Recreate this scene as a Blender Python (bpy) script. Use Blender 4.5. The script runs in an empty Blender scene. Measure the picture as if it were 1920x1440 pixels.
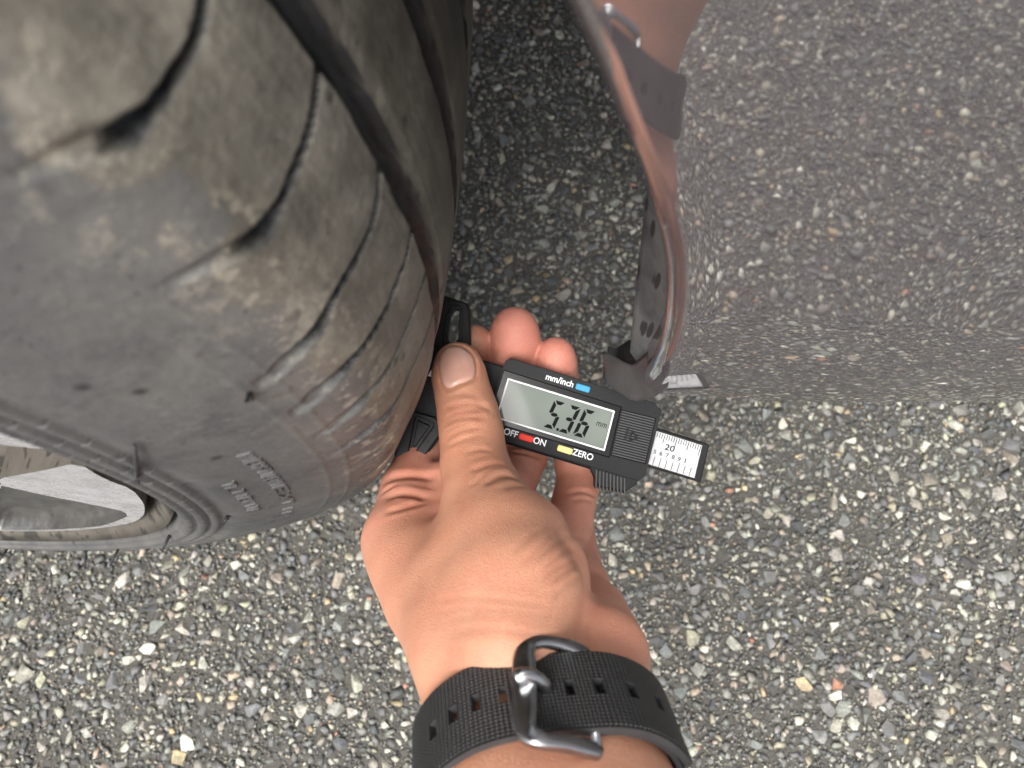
import bpy, bmesh, math, random
import numpy as np
from mathutils import Vector, Matrix
from mathutils.bvhtree import BVHTree

scene = bpy.context.scene
COL = scene.collection
R_ = math.radians

# ------------------------------------------------------------------ camera
CAM = np.array([0.35140, -0.15720, 0.50466])
CM = np.array([[0.9975242, -0.0574542, 0.0405510],
               [0.0676216, 0.9419649, -0.3288304],
               [-0.0193049, 0.3307585, 0.9435180]])
FPX = 1442.0
cam_d = bpy.data.cameras.new('camera')
cam_d.sensor_width = 36.0
cam_d.lens = FPX / 1920 * 36.0
cam_d.clip_start = 0.005
cam_d.clip_end = 2000
cam_d.dof.use_dof = True
cam_d.dof.focus_distance = 0.285
cam_d.dof.aperture_fstop = 13.5
cam = bpy.data.objects.new('camera', cam_d)
COL.objects.link(cam)
m4 = Matrix.Identity(4)
for i in range(3):
    for j in range(3):
        m4[i][j] = CM[i][j]
    m4[i][3] = CAM[i]
cam.matrix_world = m4
scene.camera = cam

# ------------------------------------------------------------------ sky, sun, exposure
SUN_EL, SUN_AZ = R_(62), R_(200)      # azimuth measured from +Y clockwise
world = bpy.data.worlds.new('World')
scene.world = world
world.use_nodes = True
wn = world.node_tree.nodes
wl = world.node_tree.links
wn.clear()
sky = wn.new('ShaderNodeTexSky')
sky.sky_type = 'NISHITA'
sky.sun_disc = False
sky.sun_elevation = SUN_EL
sky.sun_rotation = SUN_AZ
sky.air_density = 1.0
sky.dust_density = 6.0
hs = wn.new('ShaderNodeHueSaturation')
hs.inputs['Saturation'].default_value = 0.25
bg = wn.new('ShaderNodeBackground')
bg.inputs['Strength'].default_value = 0.105
wo = wn.new('ShaderNodeOutputWorld')
wl.new(sky.outputs[0], hs.inputs['Color'])
wl.new(hs.outputs[0], bg.inputs['Color'])
wl.new(bg.outputs[0], wo.inputs['Surface'])
sun_d = bpy.data.lights.new('sun', 'SUN')
sun_d.energy = 1.5
sun_d.angle = R_(28)
sun_d.color = (1.0, 0.97, 0.92)
sun = bpy.data.objects.new('sun', sun_d)
COL.objects.link(sun)
sdir = Vector((math.sin(SUN_AZ) * math.cos(SUN_EL), math.cos(SUN_AZ) * math.cos(SUN_EL), math.sin(SUN_EL)))
sun.rotation_euler = sdir.to_track_quat('Z', 'Y').to_euler()
scene.view_settings.view_transform = 'Standard'
scene.view_settings.look = 'None'
scene.view_settings.gamma = 1.0
scene.view_settings.exposure = 1.18

# ------------------------------------------------------------------ helpers
def ray(x, y):
    return CM @ np.array([(x - 960) / FPX, -(y - 720) / FPX, -1.0])

def at(x, y, d):
    """point seen at photo pixel x, y at distance d (m) along the view axis"""
    return CAM + ray(x, y) * d

def cast(bvh, x, y):
    d = Vector(ray(x, y))
    h = bvh.ray_cast(Vector(CAM), d.normalized())
    return h[0], h[1]

def link(o, parent=None):
    COL.objects.link(o)
    if parent is not None:
        o.parent = parent
    return o

def empty(name, loc, label=None, cat=None, group=None):
    o = bpy.data.objects.new(name, None)
    o.location = loc
    o.empty_display_size = 0.02
    COL.objects.link(o)
    if label:
        tag(o, label, cat, group)
    return o

def tag(o, label=None, cat=None, group=None, kind=None):
    if label:
        o['label'] = label
    if cat:
        o['category'] = cat
    if group:
        o['group'] = group
    if kind:
        o['kind'] = kind
    return o

def mesh_obj(name, verts, faces, mat, parent=None, smooth=False, world_space=True):
    me = bpy.data.meshes.new(name)
    v = [tuple(p) for p in verts]
    if parent is not None and world_space:
        off = parent_offset(parent)
        v = [(a - off[0], b - off[1], c - off[2]) for a, b, c in v]
    me.from_pydata(v, [], [tuple(f) for f in faces])
    me.update()
    if smooth:
        me.polygons.foreach_set('use_smooth', [True] * len(me.polygons))
    if mat is not None:
        me.materials.append(mat)
    o = bpy.data.objects.new(name, me)
    return link(o, parent)

def parent_offset(p):
    off = Vector((0, 0, 0))
    while p is not None:
        off += p.location
        p = p.parent
    return off

def recalc(o):
    bm = bmesh.new()
    bm.from_mesh(o.data)
    bmesh.ops.recalc_face_normals(bm, faces=bm.faces[:])
    bm.to_mesh(o.data)
    bm.free()
    return o

def bevel(o, w, seg=2, angle=35):
    m = o.modifiers.new('bevel', 'BEVEL')
    m.width = w
    m.segments = seg
    m.limit_method = 'ANGLE'
    m.angle_limit = R_(angle)
    m.harden_normals = False
    return o

def catmull(P, n):
    P = np.asarray(P, float)
    Q = np.vstack([2 * P[0] - P[1], P, 2 * P[-1] - P[-2]])
    s = np.r_[0, np.cumsum(np.linalg.norm(np.diff(P, axis=0), axis=1))]
    u = np.linspace(0, s[-1], n)
    k = np.clip(np.searchsorted(s, u, side='right') - 1, 0, len(P) - 2)
    t = ((u - s[k]) / (s[k + 1] - s[k]))[:, None]
    a, b, c, d = Q[k], Q[k + 1], Q[k + 2], Q[k + 3]
    return 0.5 * ((2 * b) + (-a + c) * t + (2 * a - 5 * b + 4 * c - d) * t ** 2 + (-a + 3 * b - 3 * c + d) * t ** 3)

def tube_mesh(path, rad, seg=8, cap=True, squash=1.0):
    path = [Vector(p) for p in path]
    n = len(path)
    rad = [rad] * n if not hasattr(rad, '__len__') else list(rad)
    V, F = [], []
    up = Vector((0.31, 0.17, 0.93))
    for i, p in enumerate(path):
        t = (path[min(i + 1, n - 1)] - path[max(i - 1, 0)]).normalized()
        a = t.cross(up)
        if a.length < 1e-4:
            a = t.cross(Vector((1, 0, 0)))
        a.normalize()
        b = t.cross(a).normalized()
        up = a.cross(t)
        for k in range(seg):
            w = 2 * math.pi * k / seg
            V.append(p + a * (math.cos(w) * rad[i]) + b * (math.sin(w) * rad[i] * squash))
    for i in range(n - 1):
        for k in range(seg):
            F.append((i * seg + k, i * seg + (k + 1) % seg, (i + 1) * seg + (k + 1) % seg, (i + 1) * seg + k))
    if cap:
        F.append(tuple(range(seg))[::-1])
        F.append(tuple((n - 1) * seg + k for k in range(seg)))
    return V, F

def prism(poly, z0, z1):
    """poly: list of (x,y) -> verts, faces of an extruded prism"""
    n = len(poly)
    V = [(x, y, z0) for x, y in poly] + [(x, y, z1) for x, y in poly]
    F = [tuple(range(n))[::-1], tuple(range(n, 2 * n))]
    for i in range(n):
        j = (i + 1) % n
        F.append((i, j, n + j, n + i))
    return V, F

def rrect(x0, y0, x1, y1, r, n=4):
    P = []
    for cx, cy, a0 in ((x1 - r, y1 - r, 0), (x0 + r, y1 - r, 90), (x0 + r, y0 + r, 180), (x1 - r, y0 + r, 270)):
        for k in range(n + 1):
            a = R_(a0 + 90 * k / n)
            P.append((cx + r * math.cos(a), cy + r * math.sin(a)))
    return P

# ------------------------------------------------------------------ materials
class NT:
    def __init__(s, name):
        s.m = bpy.data.materials.new(name)
        s.m.use_nodes = True
        s.t = s.m.node_tree
        s.b = s.t.nodes['Principled BSDF']
    def n(s, t, **kw):
        o = s.t.nodes.new(t)
        for k, v in kw.items():
            setattr(o, k, v)
        return o
    def l(s, a, b):
        s.t.links.new(a, b)
    def coord(s, kind='Object'):
        return s.n('ShaderNodeTexCoord').outputs[kind]
    def noise(s, vec, scale, detail=4, rough=0.55, out='Fac'):
        o = s.n('ShaderNodeTexNoise')
        o.inputs['Scale'].default_value = scale
        o.inputs['Detail'].default_value = detail
        o.inputs['Roughness'].default_value = rough
        s.l(vec, o.inputs['Vector'])
        return o.outputs[out]
    def voro(s, vec, scale, feature='F1', out='Distance'):
        o = s.n('ShaderNodeTexVoronoi', feature=feature)
        o.inputs['Scale'].default_value = scale
        s.l(vec, o.inputs['Vector'])
        return o.outputs[out]
    def ramp(s, fac, stops, interp='LINEAR'):
        o = s.n('ShaderNodeValToRGB')
        e = o.color_ramp.elements
        o.color_ramp.interpolation = interp
        while len(e) < len(stops):
            e.new(0.5)
        for q, (p, c) in zip(e, stops):
            q.position = p
            q.color = tuple(c) + (1,) if len(c) == 3 else c
        s.l(fac, o.inputs[0])
        return o.outputs[0]
    def maprange(s, v, a, b, c=0.0, d=1.0):
        o = s.n('ShaderNodeMapRange')
        s.l(v, o.inputs[0])
        for i, x in enumerate((a, b, c, d)):
            o.inputs[i + 1].default_value = x
        return o.outputs[0]
    def math(s, op, a, b=None):
        o = s.n('ShaderNodeMath', operation=op)
        for i, x in enumerate((a, b)):
            if x is None:
                continue
            if isinstance(x, (int, float)):
                o.inputs[i].default_value = x
            else:
                s.l(x, o.inputs[i])
        return o.outputs[0]
    def mix(s, fac, a, b, blend='MIX'):
        o = s.n('ShaderNodeMix', data_type='RGBA', blend_type=blend)
        for sock, x in ((o.inputs[0], fac), (o.inputs[6], a), (o.inputs[7], b)):
            if isinstance(x, (int, float)):
                sock.default_value = x
            elif isinstance(x, tuple):
                sock.default_value = x if len(x) == 4 else x + (1,)
            else:
                s.l(x, sock)
        return o.outputs[2]
    def attr(s, name, out='Color'):
        o = s.n('ShaderNodeAttribute', attribute_name=name)
        return o.outputs[out]
    def bump(s, h, strength=0.3, dist=0.001, normal=None):
        o = s.n('ShaderNodeBump')
        o.inputs['Strength'].default_value = strength
        o.inputs['Distance'].default_value = dist
        s.l(h, o.inputs['Height'])
        if normal is not None:
            s.l(normal, o.inputs['Normal'])
        s.l(o.outputs[0], s.b.inputs['Normal'])
        return o.outputs[0]
    def set(s, **kw):
        for k, v in kw.items():
            k = k.replace('_', ' ')
            key = {'Color': 'Base Color'}.get(k, k)
            i = s.b.inputs[key]
            if isinstance(v, (int, float)):
                i.default_value = v
            elif isinstance(v, tuple):
                i.default_value = v if len(v) == 4 or len(v) == 3 and i.type == 'VECTOR' else v + (1,)
            else:
                s.l(v, i)
        return s

def simple(name, col, rough=0.5, metallic=0.0, nscale=None, namt=0.15, bumps=None, spec=None):
    t = NT(name)
    c = t.coord()
    if nscale:
        f = t.noise(c, nscale, 5)
        lo = tuple(x * (1 - namt) for x in col)
        hi = tuple(min(1, x * (1 + namt)) for x in col)
        t.set(Color=t.ramp(f, [(0.3, lo), (0.7, hi)]))
    else:
        t.set(Color=tuple(col))
    t.set(Roughness=rough, Metallic=metallic)
    if bumps:
        t.bump(t.noise(c, bumps[0], 3), bumps[1], bumps[2])
    if spec is not None:
        t.b.inputs['Specular IOR Level'].default_value = spec
    return t.m

# ------------------------------------------------------------------ asphalt ground
def ground_material():
    t = NT('asphalt_binder')
    c = t.coord()
    f1 = t.noise(c, 900, 6, 0.7)
    f2 = t.noise(c, 3.0, 3)
    base = t.ramp(f1, [(0.25, (0.036, 0.034, 0.030)), (0.5, (0.115, 0.109, 0.096)), (0.7, (0.20, 0.19, 0.168)), (0.9, (0.36, 0.345, 0.31))])
    base = t.mix(t.maprange(f2, 0.3, 0.7, 0.0, 0.4), base, (0.072, 0.069, 0.061))
    v = t.voro(c, 260, out='Distance')
    t.set(Color=base, Roughness=0.85)
    t.bump(t.math('SUBTRACT', f1, v), 0.8, 0.002)
    return t.m

def stone_material(single):
    t = NT('asphalt_stone_single' if single else 'asphalt_stone')
    if single:
        col = t.n('ShaderNodeObjectInfo').outputs['Color']
    else:
        col = t.attr('stone_colour')
    g = t.n('ShaderNodeNewGeometry').outputs['Position']
    f = t.noise(g, 700, 5, 0.7)
    f2 = t.noise(g, 160, 3, 0.6)
    k = t.ramp(f, [(0.3, (0.5, 0.5, 0.5)), (0.7, (1.4, 1.4, 1.38))])
    cc = t.mix(1.0, col, k, 'MULTIPLY')
    film = t.ramp(f2, [(0.44, (0, 0, 0)), (0.62, (1, 1, 1))])
    grit = t.ramp(t.noise(g, 1500, 3, 0.7), [(0.3, (0.065, 0.062, 0.054)), (0.7, (0.185, 0.176, 0.155))])
    cc = t.mix(t.math('MULTIPLY', film, 0.55), cc, grit)
    patch = t.ramp(t.noise(g, 14, 3, 0.6), [(0.35, (0.82, 0.81, 0.79)), (0.65, (1.14, 1.13, 1.10))])
    cc = t.mix(1.0, cc, patch, 'MULTIPLY')
    t.set(Color=cc, Roughness=t.maprange(f, 0.2, 0.8, 0.45, 0.8))
    t.bump(f, 0.5, 0.0008)
    return t.m

M_ground = ground_material()
M_stone = stone_material(False)
M_stone1 = stone_material(True)
rng = np.random.default_rng(7)

def stone_shapes(n=28):
    out = []
    for k in range(n + 14):
        bm = bmesh.new()
        npt = int(rng.integers(11, 15)) if k < n else int(rng.integers(7, 9))     # the last 14 are simple ones for grit
        for _ in range(npt):
            v = rng.normal(size=3)
            v /= np.linalg.norm(v)
            v = np.sign(v) * np.abs(v) ** 0.75
            v *= rng.uniform(0.82, 1.08)
            bm.verts.new(v * (0.5, 0.5 * rng.uniform(0.85, 1.0), 0.5))
        r = bmesh.ops.convex_hull(bm, input=bm.verts[:])
        bmesh.ops.delete(bm, geom=[e for e in r['geom_interior'] if isinstance(e, bmesh.types.BMVert)], context='VERTS')
        bmesh.ops.triangulate(bm, faces=bm.faces[:])
        bmesh.ops.recalc_face_normals(bm, faces=bm.faces[:])
        bm.verts.index_update()
        out.append((np.array([v.co[:] for v in bm.verts]), np.array([[v.index for v in f.verts] for f in bm.faces])))
        bm.free()
    return out

def stone_colours(n):
    pal = np.array([(0.075, 0.080, 0.090), (0.12, 0.126, 0.134), (0.17, 0.175, 0.178), (0.23, 0.23, 0.215), (0.33, 0.325, 0.295),
                    (0.43, 0.42, 0.375), (0.33, 0.315, 0.25), (0.42, 0.33, 0.21), (0.40, 0.20, 0.14), (0.25, 0.22, 0.19), (0.55, 0.54, 0.49), (0.36, 0.29, 0.24)])
    pr = np.array([0.14, 0.18, 0.19, 0.16, 0.12, 0.055, 0.06, 0.010, 0.002, 0.06, 0.035, 0.02])
    c = pal[rng.choice(len(pal), n, p=pr / pr.sum())]
    return c * np.array([1.0, 1.0, 0.975]) * rng.uniform(0.95, 1.6, (n, 1)) * rng.uniform(0.96, 1.04, (n, 3))

def build_ground():
    s = 400.0
    V = [(-s, -s, 0), (s, -s, 0), (s, s, 0), (-s, s, 0)]
    g = mesh_obj('asphalt_ground', V, [(0, 1, 2, 3)], M_ground)
    tag(g, 'coarse grey asphalt with worn stones in it, under the car and the hand', 'ground', kind='structure')
    X0, X1, Y0, Y1 = -0.25, 0.95, -0.70, 0.50
    cell = 0.0006
    occ = np.zeros((int((X1 - X0) / cell) + 1, int((Y1 - Y0) / cell) + 1), bool)
    P, S, ROT = [], [], []
    def inview(x, y):
        return ((x > -0.02) & (x < 0.72) & (y > -0.29) & (y < 0.42) & ~((x < 0.29) & (y > -0.10))) | ((x > 0.32) & (x < 0.80) & (y > -0.62) & (y < -0.2))
    for size, lo, hi, region, keep in ((0.0098, 0.0085, 0.0150, 'all', 0.52), (0.0060, 0.0050, 0.0088, 'all', 1.0),
                                 (0.0036, 0.0028, 0.0050, 'all', 0.95), (0.0021, 0.0014, 0.0028, 'view', 0.8)):
        gx, gy = np.meshgrid(np.arange(X0, X1, size), np.arange(Y0, Y1, size), indexing='ij')
        x = (gx + rng.uniform(-0.5, 0.5, gx.shape) * size).ravel()
        y = (gy + rng.uniform(-0.5, 0.5, gy.shape) * size).ravel()
        k = rng.random(len(x)) < keep
        if region == 'view':
            k &= inview(x, y)
        x, y = x[k], y[k]
        k = rng.permutation(len(x))
        x, y = x[k], y[k]
        d = lo + (hi - lo) * rng.random(len(x)) ** 2.0
        asp = rng.uniform(0.55, 1.0, len(x))
        rot = rng.uniform(0, math.pi, len(x))
        ix = np.clip(((x - X0) / cell).astype(int), 0, occ.shape[0] - 1)
        iy = np.clip(((y - Y0) / cell).astype(int), 0, occ.shape[1] - 1)
        for i in range(len(x)):
            r = max(0, int(d[i] * asp[i] * 0.30 / cell))
            a, b, c_, e = max(0, ix[i] - r), ix[i] + r + 1, max(0, iy[i] - r), iy[i] + r + 1
            if occ[ix[i], iy[i]] or (r > 1 and occ[a:b, c_:e].mean() > 0.09):
                continue
            r2 = max(0, int(d[i] * (0.25 + 0.25 * asp[i]) * 0.66 / cell))
            occ[max(0, ix[i] - r2):ix[i] + r2 + 1, max(0, iy[i] - r2):iy[i] + r2 + 1] = True
            P.append((x[i], y[i]))
            S.append((d[i], d[i] * asp[i], d[i] * rng.uniform(0.42, 0.62)))
            ROT.append(rot[i])
    P, S, ROT = np.array(P), np.array(S), np.array(ROT)
    n = len(P)
    shapes = stone_shapes()
    sh = np.where(S[:, 0] < 0.0040, rng.integers(28, 42, n), rng.integers(0, 28, n))
    col = stone_colours(n)
    tilt = rng.normal(0, 0.22, (n, 2))
    top = rng.normal(0.0016, 0.0006, n) + S[:, 0] * 0.05
    z = top - S[:, 2] * 0.46
    # the 300 that show largest become objects of their own
    q = np.stack([P[:, 0] - CAM[0], P[:, 1] - CAM[1], -CAM[2] + 0 * P[:, 0]], 1) @ CM
    u, v = 960 - FPX * q[:, 0] / q[:, 2], 720 + FPX * q[:, 1] / q[:, 2]
    vis = (u > 5) & (u < 1915) & (v > 5) & (v < 1435)
    vis &= ((v > 1050) & ((u < 690) | (u > 1290))) | ((u > 1350) & (v > 765)) | ((u > 895) & (u < 1110) & (v < 555)) | ((u > 1130) & (v > 920))
    area = S[:, 0] * S[:, 1] * vis
    big = np.argsort(-area)[:300]
    ismain = np.ones(n, bool)
    ismain[big] = False
    VV, FF, CC, off = [], [], [], 0
    for k, (sv, sf) in enumerate(shapes):
        idx = np.flatnonzero((sh == k) & ismain)
        if not len(idx):
            continue
        L = sv[None] * S[idx][:, None, :]
        ca, sa = np.cos(ROT[idx])[:, None], np.sin(ROT[idx])[:, None]
        zz = L[:, :, 2] + L[:, :, 0] * tilt[idx, 0:1] + L[:, :, 1] * tilt[idx, 1:2]
        W = np.stack([L[:, :, 0] * ca - L[:, :, 1] * sa + P[idx, 0:1], L[:, :, 0] * sa + L[:, :, 1] * ca + P[idx, 1:2], zz + z[idx][:, None]], -1)
        VV.append(W.reshape(-1, 3))
        FF.append((sf[None] + (np.arange(len(idx)) * len(sv))[:, None, None] + off).reshape(-1, 3))
        CC.append(np.repeat(col[idx], len(sv), axis=0))
        off += len(idx) * len(sv)
    VV, FF, CC = np.concatenate(VV), np.concatenate(FF), np.concatenate(CC)
    me = bpy.data.meshes.new('stones')
    me.vertices.add(len(VV))
    me.vertices.foreach_set('co', VV.ravel())
    me.loops.add(FF.size)
    me.loops.foreach_set('vertex_index', FF.ravel().astype(np.int32))
    me.polygons.add(len(FF))
    me.polygons.foreach_set('loop_start', (np.arange(len(FF)) * 3).astype(np.int32))
    me.update(calc_edges=True)
    at_ = me.attributes.new('stone_colour', 'FLOAT_COLOR', 'POINT')
    at_.data.foreach_set('color', np.c_[CC, np.ones(len(CC))].ravel())
    me.materials.append(M_stone)
    o = link(bpy.data.objects.new('small_stones', me), g)
    tag(o, 'small stones packed in the asphalt surface', kind='stuff')
    smesh = []
    for sv, sf in shapes:
        m = bpy.data.meshes.new('stone')
        m.from_pydata([tuple(p) for p in sv], [], [tuple(int(i) for i in f) for f in sf])
        m.materials.append(M_stone1)
        smesh.append(m)
    for i in big:
        o = bpy.data.objects.new('stone', smesh[sh[i]])
        o.location = (P[i, 0], P[i, 1], z[i])
        o.scale = S[i]
        o.rotation_euler = (tilt[i, 1], -tilt[i, 0], ROT[i])
        o.color = tuple(col[i]) + (1,)
        link(o, g)
    return g

ground = build_ground()
print('stones done', sum(len(o.data.polygons) for o in bpy.data.objects if o.name == 'small_stones'))

# ------------------------------------------------------------------ car : tyre, rim, bumper
WR = 0.322                                     # wheel radius; hub at (0,0,WR), axle along Y, outboard = -Y
car = empty('car', (0, 0, 0), 'grey car of which a worn dusty tyre, alloy rim and glossy bumper side show', 'car')

PROF = np.array([[-0.118, 0.262], [-0.122, 0.282], [-0.11, 0.304], [-0.098, 0.314], [-0.06, 0.320], [0.0, 0.322], [0.06, 0.3195], [0.085, 0.3138], [0.098, 0.3084],
                 [0.105, 0.2994], [0.1107, 0.288], [0.1160, 0.2745], [0.1198, 0.2630], [0.1197, 0.2565], [0.1212, 0.2490], [0.1208, 0.2440], [0.1185, 0.2410], [0.106, 0.2398]])

def tyre_material():
    t = NT('dusty_rubber')
    c = t.coord()
    tread = t.attr('tread', 'Fac')
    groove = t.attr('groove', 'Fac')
    n1 = t.noise(c, 9, 6, 0.65)
    n2 = t.noise(c, 55, 6, 0.7)
    n3 = t.noise(c, 420, 4, 0.6)
    st = t.n('ShaderNodeMapping')
    st.inputs['Scale'].default_value = (14, 420, 14)
    t.l(c, st.inputs['Vector'])
    streak = t.noise(st.outputs[0], 1.0, 4, 0.6)
    # clean rubber
    rub = t.ramp(n1, [(0.32, (0.066, 0.067, 0.068)), (0.50, (0.105, 0.104, 0.101)), (0.68, (0.145, 0.141, 0.132))])
    rub = t.mix(t.ramp(n2, [(0.42, (0, 0, 0)), (0.68, (1, 1, 1))]), rub, (0.080, 0.081, 0.082))
    n4 = t.noise(c, 26, 7, 0.72)
    rub = t.mix(t.ramp(n4, [(0.50, (0, 0, 0)), (0.64, (0.75, 0.75, 0.75))]), rub, (0.050, 0.052, 0.056))
    rub = t.mix(t.ramp(t.noise(c, 75, 6, 0.75), [(0.60, (0, 0, 0)), (0.72, (0.6, 0.6, 0.6))]), rub, (0.19, 0.185, 0.172))
    rub = t.mix(t.ramp(t.noise(c, 38, 5, 0.7), [(0.62, (0, 0, 0)), (0.70, (0.55, 0.55, 0.55))]), rub, (0.085, 0.060, 0.050))
    # dried road dust on the tread
    dust = t.ramp(n2, [(0.30, (0.082, 0.075, 0.062)), (0.5, (0.150, 0.138, 0.114)), (0.70, (0.255, 0.235, 0.195))])
    dust = t.mix(t.maprange(streak, 0.45, 0.70, 0.0, 0.35), dust, (0.070, 0.060, 0.047))
    k = t.math('ADD', tread, t.math('MULTIPLY', t.math('SUBTRACT', n2, 0.5), 1.5))
    k = t.math('ADD', k, t.math('MULTIPLY', t.math('SUBTRACT', n1, 0.5), 1.2))
    k = t.ramp(k, [(0.30, (0, 0, 0)), (0.50, (1, 1, 1))])
    col = t.mix(k, rub, dust)
    # pale scuffed crumbs along the shoulder
    edge = t.attr('shoulder', 'Fac')
    sc = t.math('MULTIPLY', edge, t.ramp(t.noise(c, 190, 6, 0.75), [(0.52, (0, 0, 0)), (0.60, (1, 1, 1))]))
    col = t.mix(t.math('MULTIPLY', sc, 0.7), col, (0.36, 0.325, 0.26))
    # dark rubber crumbs
    v = t.voro(c, 95)
    spot = t.ramp(v, [(0.10, (1, 1, 1)), (0.20, (0, 0, 0))])
    spot = t.math('MULTIPLY', spot, t.ramp(t.noise(c, 40, 2), [(0.47, (0, 0, 0)), (0.55, (1, 1, 1))]))
    col = t.mix(t.math('MULTIPLY', spot, 0.85), col, (0.022, 0.021, 0.021))
    v2 = t.voro(c, 300)
    spot2 = t.ramp(v2, [(0.10, (1, 1, 1)), (0.16, (0, 0, 0))])
    spot2 = t.math('MULTIPLY', spot2, t.ramp(t.noise(c, 70, 2), [(0.50, (0, 0, 0)), (0.58, (1, 1, 1))]))
    col = t.mix(t.math('MULTIPLY', spot2, 0.8), col, (0.03, 0.028, 0.027))
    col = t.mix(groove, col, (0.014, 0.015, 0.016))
    t.set(Color=col, Roughness=t.maprange(n2, 0.3, 0.75, 0.42, 0.72))
    h = t.math('ADD', t.math('MULTIPLY', n3, 0.5), t.math('MULTIPLY', n2, 1.0))
    h = t.math('ADD', h, t.math('MULTIPLY', t.math('MULTIPLY', streak, tread), 0.12))
    h = t.math('ADD', h, t.math('MULTIPLY', sc, 0.5))
    t.bump(h, 0.45, 0.0014)
    return t.m

M_tyre = tyre_material()
M_hair = simple('rubber_hair', (0.03, 0.03, 0.032), 0.6, nscale=300)

LAT = {  # lateral grooves: list of (angle deg, axial m)
 0: [(18.6, .071), (18.34, .0739), (18.09, .0781), (18.06, .0833), (18.14, .0886), (18.26, .0927), (18.5, .0965), (18.91, .0998)],
 1: [(14.4, .060), (14.05, .063), (13.7, .0663), (13.32, .0723), (13.07, .0788), (12.92, .0866), (12.98, .0928), (13.26, .0971), (13.54, .1006)],
 2: [(9.3, .060), (8.88, .0637), (8.06, .0708), (7.72, .0773), (7.78, .0849), (7.92, .0925), (7.45, .0993), (6.9, .1039), (6.23, .1065)],
 3: [(4.5, .060), (4.16, .0643), (3.81, .0703), (3.65, .0784), (3.43, .0822), (3.59, .0879), (3.84, .0952), (3.9, .0984), (3.32, .1036), (2.42, .1060)],
 4: [(.6, .060), (.35, .0627), (.31, .0702), (.21, .0766), (-.10, .0867), (.02, .092), (.2, .0983), (-.35, .1015), (-.94, .1046), (-1.55, .1066)],
 5: [(-3.5, .060), (-3.9, .066), (-4.1, .078), (-4.2, .088), (-4.09, .0937), (-4.09, .0995), (-4.49, .1023), (-5.3, .1060)]}
for k in range(6, 66):
    sh = -4.75 * (k - 5) if k < 36 else 4.85 * (k - 35)
    src = LAT[4] if k < 36 else LAT[1]
    LAT[k] = [(a + sh - (4.2 if k < 36 else 0), b) for a, b in src] if k < 36 else [(a + sh + 5.0, b) for a, b in src]

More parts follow.
